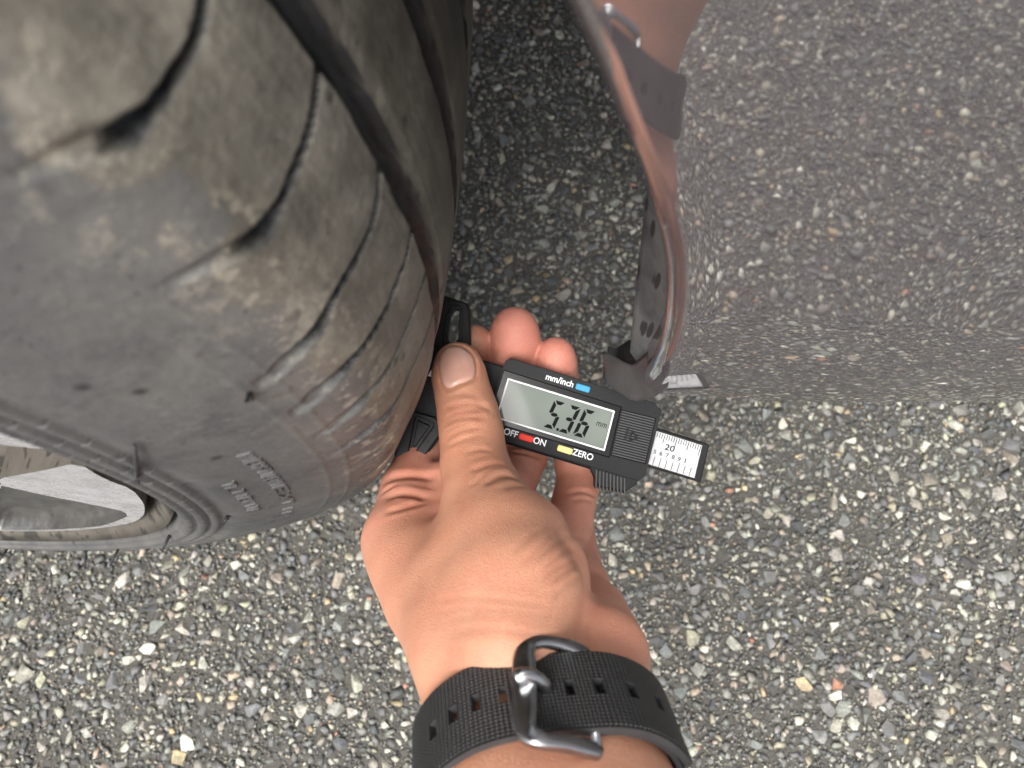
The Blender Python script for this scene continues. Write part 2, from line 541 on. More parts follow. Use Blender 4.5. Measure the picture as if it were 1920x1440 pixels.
def build_tyre():
    prof = catmull(PROF, 900)
    # resample: fine in the visible band
    s = np.r_[0, np.cumsum(np.linalg.norm(np.diff(prof, axis=0), axis=1))]
    u, out = 0.0, []
    while u < s[-1]:
        a = np.interp(u, s, prof[:, 0])
        out.append(u)
        u += 0.0040 if a < -0.03 else (0.0012 if a < 0.015 else 0.0007)
    out.append(s[-1])
    out = np.array(out)
    pa, pr = np.interp(out, s, prof[:, 0]), np.interp(out, s, prof[:, 1])
    ta, tr = np.gradient(pa), np.gradient(pr)
    nl = np.hypot(ta, tr)
    na, nr = -tr / nl, ta / nl                    # outward normal (axial, radial)
    th = []
    x = -180.0
    while x < 180.0 - 1e-6:
        th.append(x)
        x += 0.085 if -24 <= x < 30 else (0.3 if -75 <= x < 60 else 2.0)
    th = np.array(th)
    TH, PA = np.meshgrid(th, pa, indexing='ij')
    PRR = np.broadcast_to(pr, TH.shape)
    NA, NR = np.broadcast_to(na, TH.shape), np.broadcast_to(nr, TH.shape)
    side = np.broadcast_to(np.arange(len(pa)) >= np.searchsorted(out, s[np.argmax(prof[:, 1])]), TH.shape)
    dep = np.zeros(TH.shape)
    gro = np.zeros(TH.shape)
    def sstep(e0, e1, v):
        t = np.clip((v - e0) / (e1 - e0), 0, 1)
        return t * t * (3 - 2 * t)
    wig = 0.0006 * np.sin(np.radians(TH) * 37) + 0.0004 * np.sin(np.radians(TH) * 91 + 1)
    treadz = PRR > 0.300
    # circumferential grooves
    for a0, w, dd in ((0.0600, 0.0082, 0.0055), (0.0215, 0.0095, 0.006), (-0.0215, 0.0095, 0.006), (-0.0605, 0.0082, 0.005)):
        d = np.abs(PA + wig * 0.6 - a0)
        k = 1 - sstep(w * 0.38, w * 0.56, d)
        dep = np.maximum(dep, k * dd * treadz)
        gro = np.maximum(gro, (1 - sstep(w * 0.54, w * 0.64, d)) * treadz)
        # worn, rounded outer arris on the inboard side
        dep = np.maximum(dep, 0.0005 * (1 - sstep(0, 0.004, np.abs(PA - a0 + w * 0.62))) * treadz * (PA < a0))
    # lateral grooves and their teardrop ends
    Xm = np.radians(TH) * 0.316
    for k, pts in LAT.items():
        c = np.array([(math.radians(a) * 0.316, b) for a, b in pts])
        lo, hi = c[:, 0].min() - 0.02, c[:, 0].max() + 0.02
        rows = np.flatnonzero((Xm[:, 0] > lo) & (Xm[:, 0] < hi))
        if not len(rows):
            continue
        sl = slice(rows[0], rows[-1] + 1)
        cc = catmull(c, 60)
        cols = np.flatnonzero(pa > 0.055)
        cs = slice(cols[0], cols[-1] + 1)
        x_, y_ = Xm[sl, cs][..., None], PA[sl, cs][..., None]
        d2 = (x_ - cc[:, 0]) ** 2 + (y_ - cc[:, 1]) ** 2
        i = d2.argmin(-1)
        d = np.sqrt(d2.min(-1))
        fr = i / 59.0
        w = 0.0008 + 0.0004 * fr + 0.0008 * sstep(0.66, 0.82, fr) * (1 - sstep(0.90, 1.0, fr))
        kk = 1 - sstep(w * 0.7, w * 1.0 + 0.0002, d)
        fade = 1 - sstep(0.80, 0.97, fr)
        ok = (PRR[sl, cs] > 0.293) * (1.0 if k < 4 or k >= 36 else 0.7 if k < 6 else 0.12)
        dep[sl, cs] = np.maximum(dep[sl, cs], kk * ok * (0.0034 * fade + 0.0010))
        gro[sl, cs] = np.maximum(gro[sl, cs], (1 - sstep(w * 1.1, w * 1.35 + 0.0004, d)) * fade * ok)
        # smooth scoop past the end
        e, e0 = cc[-1], cc[-12]
        tdir = (e - e0) / np.linalg.norm(e - e0)
        rx, ry = Xm[sl, cs] - e[0], PA[sl, cs] - e[1]
        al, ac = rx * tdir[0] + ry * tdir[1], rx * -tdir[1] + ry * tdir[0]
        el = np.sqrt((al / 0.0075) ** 2 + ((ac + 0.0008) / 0.0024) ** 2)
        dep[sl, cs] = np.maximum(dep[sl, cs], (0.0011 if k < 4 or k >= 36 else 0.0004) * (1 - sstep(0.1, 1.0, el)) * ok)
    dep = dep * side + dep * (~side) * (PA < 0)
    # sidewall: fine rings, rim-protector ribs with radial nicks
    rise = np.zeros(TH.shape)
    sw = (PA > 0.1) & side
    for r0 in (0.2908, 0.2968):
        rise += sw * 0.00035 * np.exp(-((PRR - r0) / 0.00055) ** 2)
    for r0 in (0.2456, 0.2500, 0.2544):
        seg = 0.25 + 0.75 * sstep(0.0, 0.12, np.abs(np.sin(np.radians(TH * 60 + r0 * 9e4))))
        rise += sw * 0.0014 * np.exp(-(np.abs(PRR - r0) / 0.00150) ** 8) * seg
        disp = rise - dep
    A, RR = PA + NA * disp, PRR + NR * disp
    ang = np.radians(TH)
    V = np.stack([RR * np.cos(ang), -A, WR + RR * np.sin(ang)], -1).reshape(-1, 3)
    nth, npf = TH.shape
    ii, jj = np.meshgrid(np.arange(nth), np.arange(npf - 1), indexing='ij')
    i2 = (ii + 1) % nth
    F = np.stack([ii * npf + jj, ii * npf + jj + 1, i2 * npf + jj + 1, i2 * npf + jj], -1).reshape(-1, 4)
    # flat spot where the tyre stands on the ground
    low = V[:, 2] < 0.003
    V[low, 2] = 0.003
    me = bpy.data.meshes.new('tyre')
    me.vertices.add(len(V))
    me.vertices.foreach_set('co', V.ravel())
    me.loops.add(F.size)
    me.loops.foreach_set('vertex_index', F.ravel().astype(np.int32))
    me.polygons.add(len(F))
    me.polygons.foreach_set('loop_start', (np.arange(len(F)) * 4).astype(np.int32))
    me.polygons.foreach_set('use_smooth', np.ones(len(F), bool))
    me.update(calc_edges=True)
    def fattr(name, arr):
        a = me.attributes.new(name, 'FLOAT', 'POINT')
        a.data.foreach_set('value', np.ascontiguousarray(arr, np.float32).ravel())
    fattr('tread', 1 - sstep(0.088, 0.107, PA + 0.003 * np.sin(TH * 0.9)))
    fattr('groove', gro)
    fattr('shoulder', np.exp(-((PA - 0.098) / 0.0075) ** 2))
    me.materials.append(M_tyre)
    o = bpy.data.objects.new('tyre', me)
    link(o, car)
    tag(o, 'worn directional tyre with dusty tread and grey sidewall')
    return o, V, F

tyre, tV, tF = build_tyre()
print('tyre done', len(tF))
tyre_bvh = BVHTree.FromPolygons([tuple(v) for v in tV], [tuple(int(i) for i in f) for f in tF])

def build_hairs():
    # moulding hairs left on the rubber: root pixel, tip pixel, lift towards the viewer
    for root, tip, lift in (((258, 900), (252, 836), .010), ((238, 912), (204, 960), .006), ((318, 1004), (304, 1032), .004),
                            ((222, 1030), (206, 1060), .004), ((160, 1032), (159, 1066), .004), ((12, 1030), (-4, 1056), .006),
                            ((428, 968), (418, 982), .002), ((470, 742), (462, 752), .002)):
        p, nrm = cast(tyre_bvh, *root)
        if p is None:
            continue
        d = float((-(np.array(p) - CAM) @ CM)[2])
        dt = d - lift
        pt, _ = cast(tyre_bvh, *tip)
        if pt is not None:
            dt = min(dt, float((-(np.array(pt) - CAM) @ CM)[2]) - 0.0035)
        q = Vector(at(tip[0], tip[1], dt))
        mid = (p + q) / 2 - Vector(ray(*root)) * 0.004
        V, F = tube_mesh([p - nrm * 0.001, p + nrm * 0.0008, mid, q], [0.0008, 0.0007, 0.0006, 0.0005], 7)
        mesh_obj('rubber_hair', V, F, M_hair, tyre, True)

build_hairs()

def side_point(ang, r, lift):
    prof = catmull(PROF, 900)
    k = prof[prof[:, 0] > 0.1]
    a = np.interp(r, k[::-1, 1], k[::-1, 0]) + lift
    t = math.radians(ang)
    return (r * math.cos(t), -a, WR + r * math.sin(t))

GLYPH = {'A': [(0, 0, 0, 1), (1, 0, 1, 1), (0, 1, 1, 1), (0, .5, 1, .5)], 'E': [(0, 0, 0, 1), (0, 0, 1, 0), (0, .5, .8, .5), (0, 1, 1, 1)],
         'D': [(0, 0, 0, 1), (0, 0, .8, .1), (0, 1, .8, .9), (.9, .1, .9, .9)], 'I': [(.5, 0, .5, 1)], 'L': [(0, 0, 0, 1), (0, 0, 1, 0)],
         'N': [(0, 0, 0, 1), (0, 1, 1, 0), (1, 0, 1, 1)], 'T': [(.5, 0, .5, 1), (0, 1, 1, 1)], 'S': [(0, 0, 1, 0), (1, 0, 1, .5), (0, .5, 1, .5), (0, .5, 0, 1), (0, 1, 1, 1)],
         'X': [(0, 0, 1, 1), (0, 1, 1, 0)], 'P': [(0, 0, 0, 1), (0, 1, 1, 1), (1, .5, 1, 1), (0, .5, 1, .5)], 'Y': [(.5, 0, .5, .5), (.5, .5, 0, 1), (.5, .5, 1, 1)]}

def build_lettering():
    # raised rows of moulded characters, worn past reading
    def row(chars, a0, step, r0, r1):
        for k, ch in enumerate(chars):
            if ch == ' ':
                continue
            V, F = [], []
            aa = a0 - k * step
            w = step * 0.72
            for x0, y0, x1, y1 in GLYPH[ch]:
                n = max(2, int(4 * math.hypot(x1 - x0, y1 - y0)) + 1)
                P = np.linspace((x0, y0), (x1, y1), n)
                d = np.array([x1 - x0, y1 - y0])
                d = d / np.linalg.norm(d)
                pn = np.array([-d[1], d[0]]) * 0.11
                for q in P:
                    for sg in (-1, 1):
                        for lf in (0.0007, -0.0004):
                            g = q + pn * sg
                            V.append(side_point(aa - g[0] * w, r0 + (r1 - r0) * g[1], lf))
                b = len(V) - 4 * n
                for i in range(n - 1):
                    c = b + 4 * i
                    F += [(c, c + 2, c + 6, c + 4), (c + 1, c, c + 4, c + 5), (c + 2, c + 3, c + 7, c + 6)]
                F += [(b, b + 1, b + 3, b + 2), (b + 4 * n - 4, b + 4 * n - 2, b + 4 * n - 1, b + 4 * n - 3)]
            o = mesh_obj('moulded_character', V, F, M_tyre, tyre)
            recalc(o)
    return row

def ang_r(x, y):
    p, _ = cast(tyre_bvh, x, y)
    return math.degrees(math.atan2(p[2] - WR, p[0])), math.hypot(p[0], p[2] - WR)

row = build_lettering()
a_s, r_s = ang_r(450, 852)
a_e, r_e = ang_r(516, 906)
ri = ang_r(505, 905)[1]
ro = ang_r(527, 897)[1]
row('NIEAPTIDENT', a_s, (a_s - a_e) / 10.5, ri, ro)
a_s, _ = ang_r(508, 914)
a_e, _ = ang_r(525, 970)
row('EX', a_s, (a_s - a_e) / 5, ri, ro)
a_s, _ = ang_r(528, 938)
row('TIN', a_s, (a_s - a_e) / 3, ri, ro)
a_s, r1_ = ang_r(440, 900)
a_e, r2_ = ang_r(478, 958)
row('TLTIENITE', a_s, (a_s - a_e) / 9, ang_r(443, 930)[1], ang_r(468, 928)[1])

# --- rim
def rim_materials():
    t = NT('machined_alloy')
    c = t.coord()
    mp = t.n('ShaderNodeMapping')
    mp.inputs['Scale'].default_value = (260, 40, 60)
    t.l(c, mp.inputs['Vector'])
    f = t.noise(mp.outputs[0], 1.0, 3)
    g = t.noise(c, 90, 5, 0.7)
    t.set(Color=t.ramp(g, [(0.3, (0.58, 0.575, 0.59)), (0.7, (0.74, 0.735, 0.76))]), Metallic=0.45, Roughness=t.maprange(g, 0.3, 0.7, 0.20, 0.38))
    t.bump(f, 0.25, 0.0006)
    a = t.m
    t = NT('dusty_rim_barrel')
    c = t.coord()
    f = t.noise(c, 60, 5, 0.65)
    v = t.noise(c, 130, 2, 0.5)
    col = t.ramp(f, [(0.3, (0.078, 0.070, 0.058)), (0.7, (0.150, 0.134, 0.113))])
    col = t.mix(t.ramp(v, [(0.55, (0, 0, 0)), (0.60, (1, 1, 1))]), col, (0.048, 0.044, 0.039))
    t.set(Color=col, Roughness=0.5, Metallic=0.1)
    t.bump(f, 0.3, 0.0008)
    b = t.m
    t = NT('pocket_gloss')
    c = t.coord()
    f = t.noise(c, 120, 5, 0.7)
    t.set(Color=t.ramp(f, [(0.3, (0.09, 0.09, 0.088)), (0.75, (0.30, 0.295, 0.28))]), Roughness=0.24, Metallic=0.7)
    t.bump(t.noise(c, 500, 3), 0.25, 0.0006)
    return a, b, t.m

M_alloy, M_barrel, M_pocket = rim_materials()

def lathe(name, prof, n, mat, parent, smooth=True):
    V, F = [], []
    m = len(prof)
    for i in range(n):
        t = 2 * math.pi * i / n
        for a, r in prof:
            V.append((r * math.cos(t), -a, WR + r * math.sin(t)))
    for i in range(n):
        j = (i + 1) % n
        for k in range(m - 1):
            F.append((i * m + k, j * m + k, j * m + k + 1, i * m + k + 1))
    return recalc(mesh_obj(name, V, F, mat, parent, smooth))

def build_rim():
    # lip and barrel in one lathe
    P = [(0.100, 0.2394), (0.112, 0.2397), (0.1180, 0.2403), (0.1192, 0.2396), (0.1188, 0.2380), (0.1160, 0.2350), (0.109, 0.2318), (0.102, 0.2292), (0.090, 0.2235), (0.060, 0.2150), (0.0, 0.2080), (-0.09, 0.2120), (-0.112, 0.2350)]
    rim = lathe('rim', catmull(P, 40), 160, M_barrel, car)
    tag(rim, 'machined alloy rim with brown brake dust')
    FY = -0.1150
    def onface(x, y, yy=FY, rmax=0.2315):
        d = ray(x, y)
        t = (yy - CAM[1]) / d[1]
        X = CAM + d * t
        v = np.array([X[0], X[2] - WR])
        r = np.linalg.norm(v)
        if r > rmax:
            v *= rmax / r
        return v
    outl = [(-70, 925), (0, 905), (70, 886), (140, 869), (155, 873), (194, 897), (243, 916), (262, 934), (271, 951), (266, 969), (249, 984), (194, 1000), (126, 1007), (49, 1008), (0, 1000), (-80, 985)]
    pock = [(0, 920), (80, 932), (165, 945), (228, 958), (236, 964), (233, 971), (194, 990), (117, 1001), (49, 1003), (0, 994), (-60, 975), (-50, 930)]
    O = [onface(*p) for p in outl]
    K = [onface(*p, rmax=0.2280) for p in pock]
    hub = 0.062
    # carry both outlines on towards the hub
    ang0, ang1 = math.atan2(O[0][1], O[0][0]), math.atan2(O[-1][1], O[-1][0])
    O = [np.array([hub * math.cos(ang1 + 0.35), hub * math.sin(ang1 + 0.35)])][::-1] + O[::-1]
    O.append(np.array([hub * math.cos(ang0 - 0.10), hub * math.sin(ang0 - 0.10)]))
    O = catmull(np.array(O), 70)
    cx = np.mean(K, axis=0)
    K = np.array(K + [K[0]])
    K = catmull(K, 60)[:-1]
    def dip(v):                        # face is slightly dished towards the hub
        r = np.linalg.norm(v)
        return FY + 0.020 * max(0, (0.215 - r) / 0.15) ** 1.6
    # face = outline polygon with pocket hole, via bmesh fill
    for s in range(5):
        rot = math.radians(72 * s)
        cr, sr = math.cos(rot), math.sin(rot)
        def w(v, yy):
            return (v[0] * cr - v[1] * sr, yy, WR + v[0] * sr + v[1] * cr)
        bm = bmesh.new()
        ov = [bm.verts.new(w(v, dip(v))) for v in O]
        kv = [bm.verts.new(w(v, dip(v))) for v in K]
        es = [bm.edges.new((ov[i], ov[(i + 1) % len(ov)])) for i in range(len(ov))]
        es += [bm.edges.new((kv[i], kv[(i + 1) % len(kv)])) for i in range(len(kv))]
        bmesh.ops.triangle_fill(bm, edges=es, use_beauty=True, use_dissolve=False)
        # side walls back to the barrel
        ob = [bm.verts.new(w(v * 0.995, dip(v) + 0.028)) for v in O]
        for i in range(len(ov)):
            j = (i + 1) % len(ov)
            bm.faces.new((ov[i], ov[j], ob[j], ob[i])).material_index = 1
        bmesh.ops.recalc_face_normals(bm, faces=bm.faces[:])
        me = bpy.data.meshes.new('spoke')
        bm.to_mesh(me)
        bm.free()
        me.materials.append(M_alloy)
        me.materials.append(M_barrel)
        sp = link(bpy.data.objects.new('spoke', me), rim)
        # recessed gloss pocket
        n = len(K)
        kc = K.mean(0)
        V, F = [], []
        for fr, dy in ((1.0, 0.0), (0.975, 0.004), (0.90, 0.0085), (0.6, 0.0105), (0.2, 0.011)):
            for v in K:
                q = kc + (v - kc) * fr
                V.append(w(q, dip(q) + dy))
        for L in range(4):
            for i in range(n):
                j = (i + 1) % n
                F.append((L * n + i, L * n + j, (L + 1) * n + j, (L + 1) * n + i))
        V.append(w(kc, dip(kc) + 0.011))
        for i in range(n):
            F.append((4 * n + i, 4 * n + (i + 1) % n, 5 * n))
        pk = recalc(mesh_obj('spoke_pocket', V, F, M_pocket, rim, True))
    hubp = [(0.075, 0.001), (0.078, 0.03), (0.074, 0.034), (0.086, 0.045), (0.085, 0.066), (0.05, 0.07)]
    lathe('hub', hubp, 48, M_alloy, rim)
    lathe('brake_disc', [(0.02, 0.05), (0.02, 0.165), (0.0, 0.165), (0.0, 0.05)], 64, simple('brake_iron', (0.11, 0.10, 0.095), 0.4, 0.8, 80), rim)

build_rim()

# --- bumper and body
def paint_material():
    t = NT('grey_gloss_paint')
    c = t.coord()
    f = t.noise(c, 2500, 2)
    t.set(Color=t.ramp(f, [(0.35, (0.066, 0.058, 0.064)), (0.65, (0.084, 0.074, 0.081))]), Metallic=0.0, Roughness=0.42)
    t.set(Coat_Weight=1.0, Coat_Roughness=0.022, Coat_IOR=4.0)
    return t.m

M_paint = paint_material()
M_satin = simple('dusty_grey_paint', (0.060, 0.058, 0.058), 0.42, nscale=90, namt=0.25)
def liner_material():
    t = NT('dirty_black_plastic')
    c = t.coord()
    f = t.noise(c, 60, 5, 0.6)
    st = t.n('ShaderNodeMapping')
    st.inputs['Scale'].default_value = (260, 160, 45)
    t.l(c, st.inputs['Vector'])
    v = t.voro(st.outputs[0], 1.0)
    drop = t.ramp(v, [(0.24, (1, 1, 1)), (0.29, (0, 0, 0))])
    col = t.ramp(f, [(0.35, (0.045, 0.048, 0.050)), (0.65, (0.125, 0.128, 0.126))])
    col = t.mix(t.math('MULTIPLY', drop, 0.9), col, (0.018, 0.018, 0.019))
    t.set(Color=col, Roughness=0.6)
    t.bump(f, 0.3, 0.001)
    return t.m
M_liner = liner_material()
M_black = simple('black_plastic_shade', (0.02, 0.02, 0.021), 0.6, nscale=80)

PY = -0.077
# arch edge of the outer skin (x,z), from high above the frame to the lower corner
EDGE = catmull(np.array([(0.20, 0.690), (0.262, 0.600), (0.305, 0.535), (0.336, 0.470), (0.3560, 0.4271), (0.3605, 0.4169), (0.3649, 0.4058), (0.3704, 0.3925), (0.3756, 0.3777),
                     (0.3804, 0.3617), (0.3845, 0.3418), (0.3878, 0.3164), (0.3895, 0.2876), (0.3898, 0.262), (0.3905, 0.2475)]), 140)
def arch_x(z):
    return float(np.interp(z, EDGE[::-1, 1], EDGE[::-1, 0]))
def panel_y(x, z):
    """outer skin of the bumper side: near-vertical, tucking under towards its lower edge, turning in towards the nose"""
    lowz = 0.243 + 0.045 * max(0.0, x - 0.40)
    t = min(1.0, max(0.0, (0.335 - z) / (0.335 - lowz)))
    y = PY + 0.0100 * t ** 2.2
    y += 0.60 * max(0.0, x - 0.43) ** 2
    up = max(0.0, z - 0.43)
    y += 0.00022 * math.exp(-(((x - 0.462) + (z - 0.335) * 0.6) / 0.016) ** 2) * math.exp(-((z - 0.335) / 0.030) ** 2)
    y += 5.0 * max(0.0, 0.0060 - 0.95 * (x - arch_x(z))) ** 2
    return y + 0.10 * up ** 2

def build_bumper():
    E = EDGE
    nx = 90
    xr = 0.92
    V, F, roll = [], [], []
    grid = []
    fr = np.linspace(0, 1, nx) ** 1.8
    for (ex, ez) in E:
        row_ = []
        for q in fr:
            x = ex + (xr - ex) * q
            # rows fan so that the last one follows the lower edge of the panel
            k = (ez - 0.2475) / (0.690 - 0.2475)
            zl = 0.2430 + 0.045 * max(0.0, x - 0.40)
            z0 = ez
            z = zl + (0.690 - zl) * k + (z0 - (0.2475 + (0.690 - 0.2475) * k)) * (1 - q)
            if k < 1e-6:
                z = zl + (0.2475 - 0.2430) * (1 - min(1, q * 12))
            row_.append((x, panel_y(x, z), z))
        grid.append(row_)
    nE = len(E)
    for r in grid:
        V += r
    for i in range(nE - 1):
        for j in range(nx - 1):
            F.append((i * nx + j, i * nx + j + 1, (i + 1) * nx + j + 1, (i + 1) * nx + j))
    # rolled lip: sweeps from the skin towards the wheel and inboard
    base = len(V)
    nl = 12
    for i in range(nE):
        p = np.array(grid[i][0])
        t2 = E[min(i + 1, nE - 1)] - E[max(i - 1, 0)]
        t2 = t2 / np.linalg.norm(t2)
        nrm = np.array([t2[1], 0, -t2[0]])          # in the panel plane, towards the wheel
        if nrm[0] > 0:
            nrm = -nrm
        rad = 0.0056
        for k in range(1, nl + 1):
            w = 0.12 + (math.pi / 2 - 0.12) * k / nl
            q = p + nrm * rad * (math.sin(w) - math.sin(0.12)) + np.array([0, 1, 0]) * rad * (math.cos(0.12) - math.cos(w))
            V.append(tuple(q))
        # return flange running inboard
        q = np.array(V[-1])
        for k in (1, 2, 3):
            V.append(tuple(q + np.array([0, 1, 0]) * 0.0035 * k - nrm * 0.0006 * k))
    ncol = nl + 3
    for i in range(nE - 1):
        prev = [i * nx, (i + 1) * nx]
        for k in range(ncol):
            a, b = base + i * ncol + k, base + (i + 1) * ncol + k
            F.append((prev[0], prev[1], b, a))
            prev = [a, b]
    # lower edge turned under, inboard
    b2 = len(V)
    for j in range(nx):
        p = np.array(grid[-1][j])
        for k, (dy, dz) in enumerate(((0.0012, -0.0012), (0.004, -0.0022), (0.009, -0.0018), (0.030, 0.004))):
            V.append(tuple(p + np.array([0, dy, dz])))
    last = (nE - 1) * nx
    for j in range(nx - 1):
        F.append((last + j, last + j + 1, b2 + (j + 1) * 4, b2 + j * 4))
        for k in range(3):
            F.append((b2 + j * 4 + k, b2 + (j + 1) * 4 + k, b2 + (j + 1) * 4 + k + 1, b2 + j * 4 + k + 1))
    o = recalc(mesh_obj('bumper', V, F, M_paint, car, True))
    me = o.data
    N = np.zeros(len(me.vertices) * 3)
    me.vertices.foreach_get('normal', N)
    N = N.reshape(-1, 3)
    e = 5e-4
    for i in range(nE):
        for j in range(nx):
            x, _, z = V[i * nx + j]
            n_ = np.array([-(panel_y(x + e, z) - panel_y(x - e, z)) / (2 * e), 1.0, -(panel_y(x, z + e) - panel_y(x, z - e)) / (2 * e)])
            n_ /= np.linalg.norm(n_)
            if n_ @ N[i * nx + j] < 0:
                n_ = -n_
            k = 0.0 if (j == 0 or i == nE - 1) else 1.0
            n_ = n_ * k + N[i * nx + j] * (1 - k)
            N[i * nx + j] = n_
    me.normals_split_custom_set_from_vertices([tuple(v) for v in N])
    tag(o, 'glossy grey bumper side mirroring the asphalt')
    return o

bumper = build_bumper()

def loft(rows):
    n = len(rows[0])
    V = [tuple(p) for r in rows for p in r]
    F = []
    for i in range(len(rows) - 1):
        for j in range(n - 1):
            F.append((i * n + j, i * n + j + 1, (i + 1) * n + j + 1, (i + 1) * n + j))
    return V, F

def thicken(o, t, off=-1):
    m = o.modifiers.new('thickness', 'SOLIDIFY')
    m.thickness = t
    m.offset = off
    return o

def build_corner():
    # lower hooked end of the lip, in front of a dark cavity
    top = [(1262, 600, .232), (1243, 630, .245), (1222, 652, .256), (1204, 668, .264), (1186, 683, .270), (1172, 680, .275), (1156, 670, .281), (1142, 662, .286), (1129, 661, .290)]
    bot = [(1282, 600, .196), (1276, 650, .213), (1262, 700, .236), (1240, 735, .256), (1212, 750, .266), (1186, 751, .270), (1166, 741, .276), (1146, 727, .282), (1131, 708, .288)]
    T = catmull([at(*p) for p in top], 40)
    B = catmull([at(*p) for p in bot], 40)
    rows = []
    vd = np.array(CM[:, 2])
    for k in range(11):
        f = k / 10
        bul = math.sin(math.pi * f) * 0.0030
        rows.append(T * (1 - f) + B * f + vd * bul)
    V, F = loft(rows)
    o = mesh_obj('bumper_lip_end', V, F, M_satin, bumper, True)
    thicken(o, 0.0022)
    # dirty wheel-arch liner edge between lip and tyre
    left = [(1222, 290, .200), (1213, 350, .215), (1204, 430, .236), (1195, 510, .252), (1187, 590, .266), (1181, 660, .278)]
    right = [(1262, 290, .165), (1268, 350, .178), (1275, 430, .198), (1270, 510, .220), (1252, 590, .244), (1202, 690, .277)]
    Lp = catmull([at(*p) for p in left], 30)
    Rp = catmull([at(*p) for p in right], 30)
    rows = [Lp * (1 - f) + Rp * f for f in np.linspace(0, 1, 8)]
    back = [Lp + np.array([0.006, 0.02, -0.001]) * f for f in (1.0, 0.5)]
    V, F = loft(back + rows)
    o = mesh_obj('arch_liner_edge', V, F, M_liner, bumper, True)
    # black sheet standing in for the shade of the cavity behind the lip end
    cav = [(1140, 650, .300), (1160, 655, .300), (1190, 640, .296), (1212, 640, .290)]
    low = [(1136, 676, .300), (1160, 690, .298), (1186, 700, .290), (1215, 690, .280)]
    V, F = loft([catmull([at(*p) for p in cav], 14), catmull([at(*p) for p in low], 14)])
    o = mesh_obj('lip_cavity_shade', V, F, M_black, bumper, True)
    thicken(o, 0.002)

build_corner()

def build_body():
    # the rest of the car that shades the place: wheel-arch liner, fender above, sill, floor pan
    V, F = [], []
    n = 40
    for i in range(n + 1):
        t = math.radians(-8 + 196 * i / n)
        for r, y in ((0.392, -0.045), (0.405, 0.02), (0.405, 0.13)):
            V.append((r * math.cos(t) + (0.014 if t < 0.6 else 0), y, WR + r * math.sin(t) * 1.0))
    for i in range(n):
        for k in range(2):
            F.append((i * 3 + k, i * 3 + k + 1, (i + 1) * 3 + k + 1, (i + 1) * 3 + k))
    recalc(mesh_obj('wheel_arch_liner', V, F, M_black, car, True))
    # fender skin above the arch
    V, F = [], []
    xs = np.linspace(-1.0, 0.62, 50)
    for x in xs:
        zlow = WR + math.sqrt(max(0.0, 0.385 ** 2 - x * x)) if abs(x) < 0.37 else 0.30 if x < 0 else 0.70
        if x > 0.20:
            zlow = 0.688
        for f in np.linspace(0, 1, 8):
            z = zlow + (0.86 - zlow) * f
            V.append((x, -0.084 + 0.10 * max(0, z - 0.5) ** 2 + 0.6 * max(0.0, x - 0.43) ** 2, z))
        V.append((x, 0.10, 0.885))
        V.append((x, 0.9, 0.93))
    for i in range(len(xs) - 1):
        for k in range(9):
            F.append((i * 10 + k, i * 10 + k + 1, (i + 1) * 10 + k + 1, (i + 1) * 10 + k))
    recalc(mesh_obj('fender', V, F, M_paint, car, True))
    V, F = prism([(-1.2, 0.50), (0.85, 0.50), (0.85, 1.3), (-1.2, 1.3)], 0.21, 0.26)
    mesh_obj('floor_pan', V, F, M_black, car)

build_body()
print('car done')

# ------------------------------------------------------------------ digital tread-depth gauge
GA = math.radians(17)
gx = CM[:, 0] * math.cos(GA) - CM[:, 1] * math.sin(GA)
gy = CM[:, 0] * math.sin(GA) + CM[:, 1] * math.cos(GA)
gz = CM[:, 2]
g_o = at(954, 712, 0.303)
gauge = empty('depth_gauge', (0, 0, 0), 'black digital tread depth gauge showing 5.36 mm, held against the tyre', 'gauge')
gm = Matrix.Identity(4)
for i in range(3):
    gm[i][0], gm[i][1], gm[i][2], gm[i][3] = gx[i], gy[i], gz[i], g_o[i]
gauge.matrix_world = gm

def gobj(name, V, F, mat, parent=None, smooth=False):
    """local gauge units: mm, y given downwards (v)"""
    W = [(x / 1000, -y / 1000, z / 1000) for x, y, z in V]
    o = mesh_obj(name, W, F, mat, parent or gauge, smooth, world_space=False)
    return recalc(o)

def plate(outline, holes, z0, z1):
    bm = bmesh.new()
    loops = [outline] + list(holes)
    es, rings = [], []
    for lp in loops:
        vs = [bm.verts.new((x, y, z1)) for x, y in lp]
        rings.append(vs)
        es += [bm.edges.new((vs[i], vs[(i + 1) % len(vs)])) for i in range(len(vs))]
    bmesh.ops.triangle_fill(bm, edges=es, use_beauty=True, use_dissolve=False)
    topf = bm.faces[:]
    dup = {}
    for vs in rings:
        for v in vs:
            dup[v] = bm.verts.new((v.co.x, v.co.y, z0))
    for f in topf:
        bm.faces.new([dup[v] for v in f.verts][::-1])
    for vs in rings:
        for i in range(len(vs)):
            a, b = vs[i], vs[(i + 1) % len(vs)]
            bm.faces.new((a, b, dup[b], dup[a]))
    bmesh.ops.dissolve_limit(bm, angle_limit=0.01, verts=bm.verts[:], edges=[e for e in bm.edges if len(e.link_faces) == 2])
    bm.verts.index_update()
    V = [v.co[:] for v in bm.verts]
    F = [[v.index for v in f.verts] for f in bm.faces]
    bm.free()
    return V, F

def gbox(x0, y0, x1, y1, z0, z1):
    return prism([(x0, y0), (x1, y0), (x1, y1), (x0, y1)], z0, z1)

def join(parts):
    V, F = [], []
    for v, f in parts:
        n = len(V)
        V += list(v)
        F += [tuple(i + n for i in q) for q in f]
    return V, F

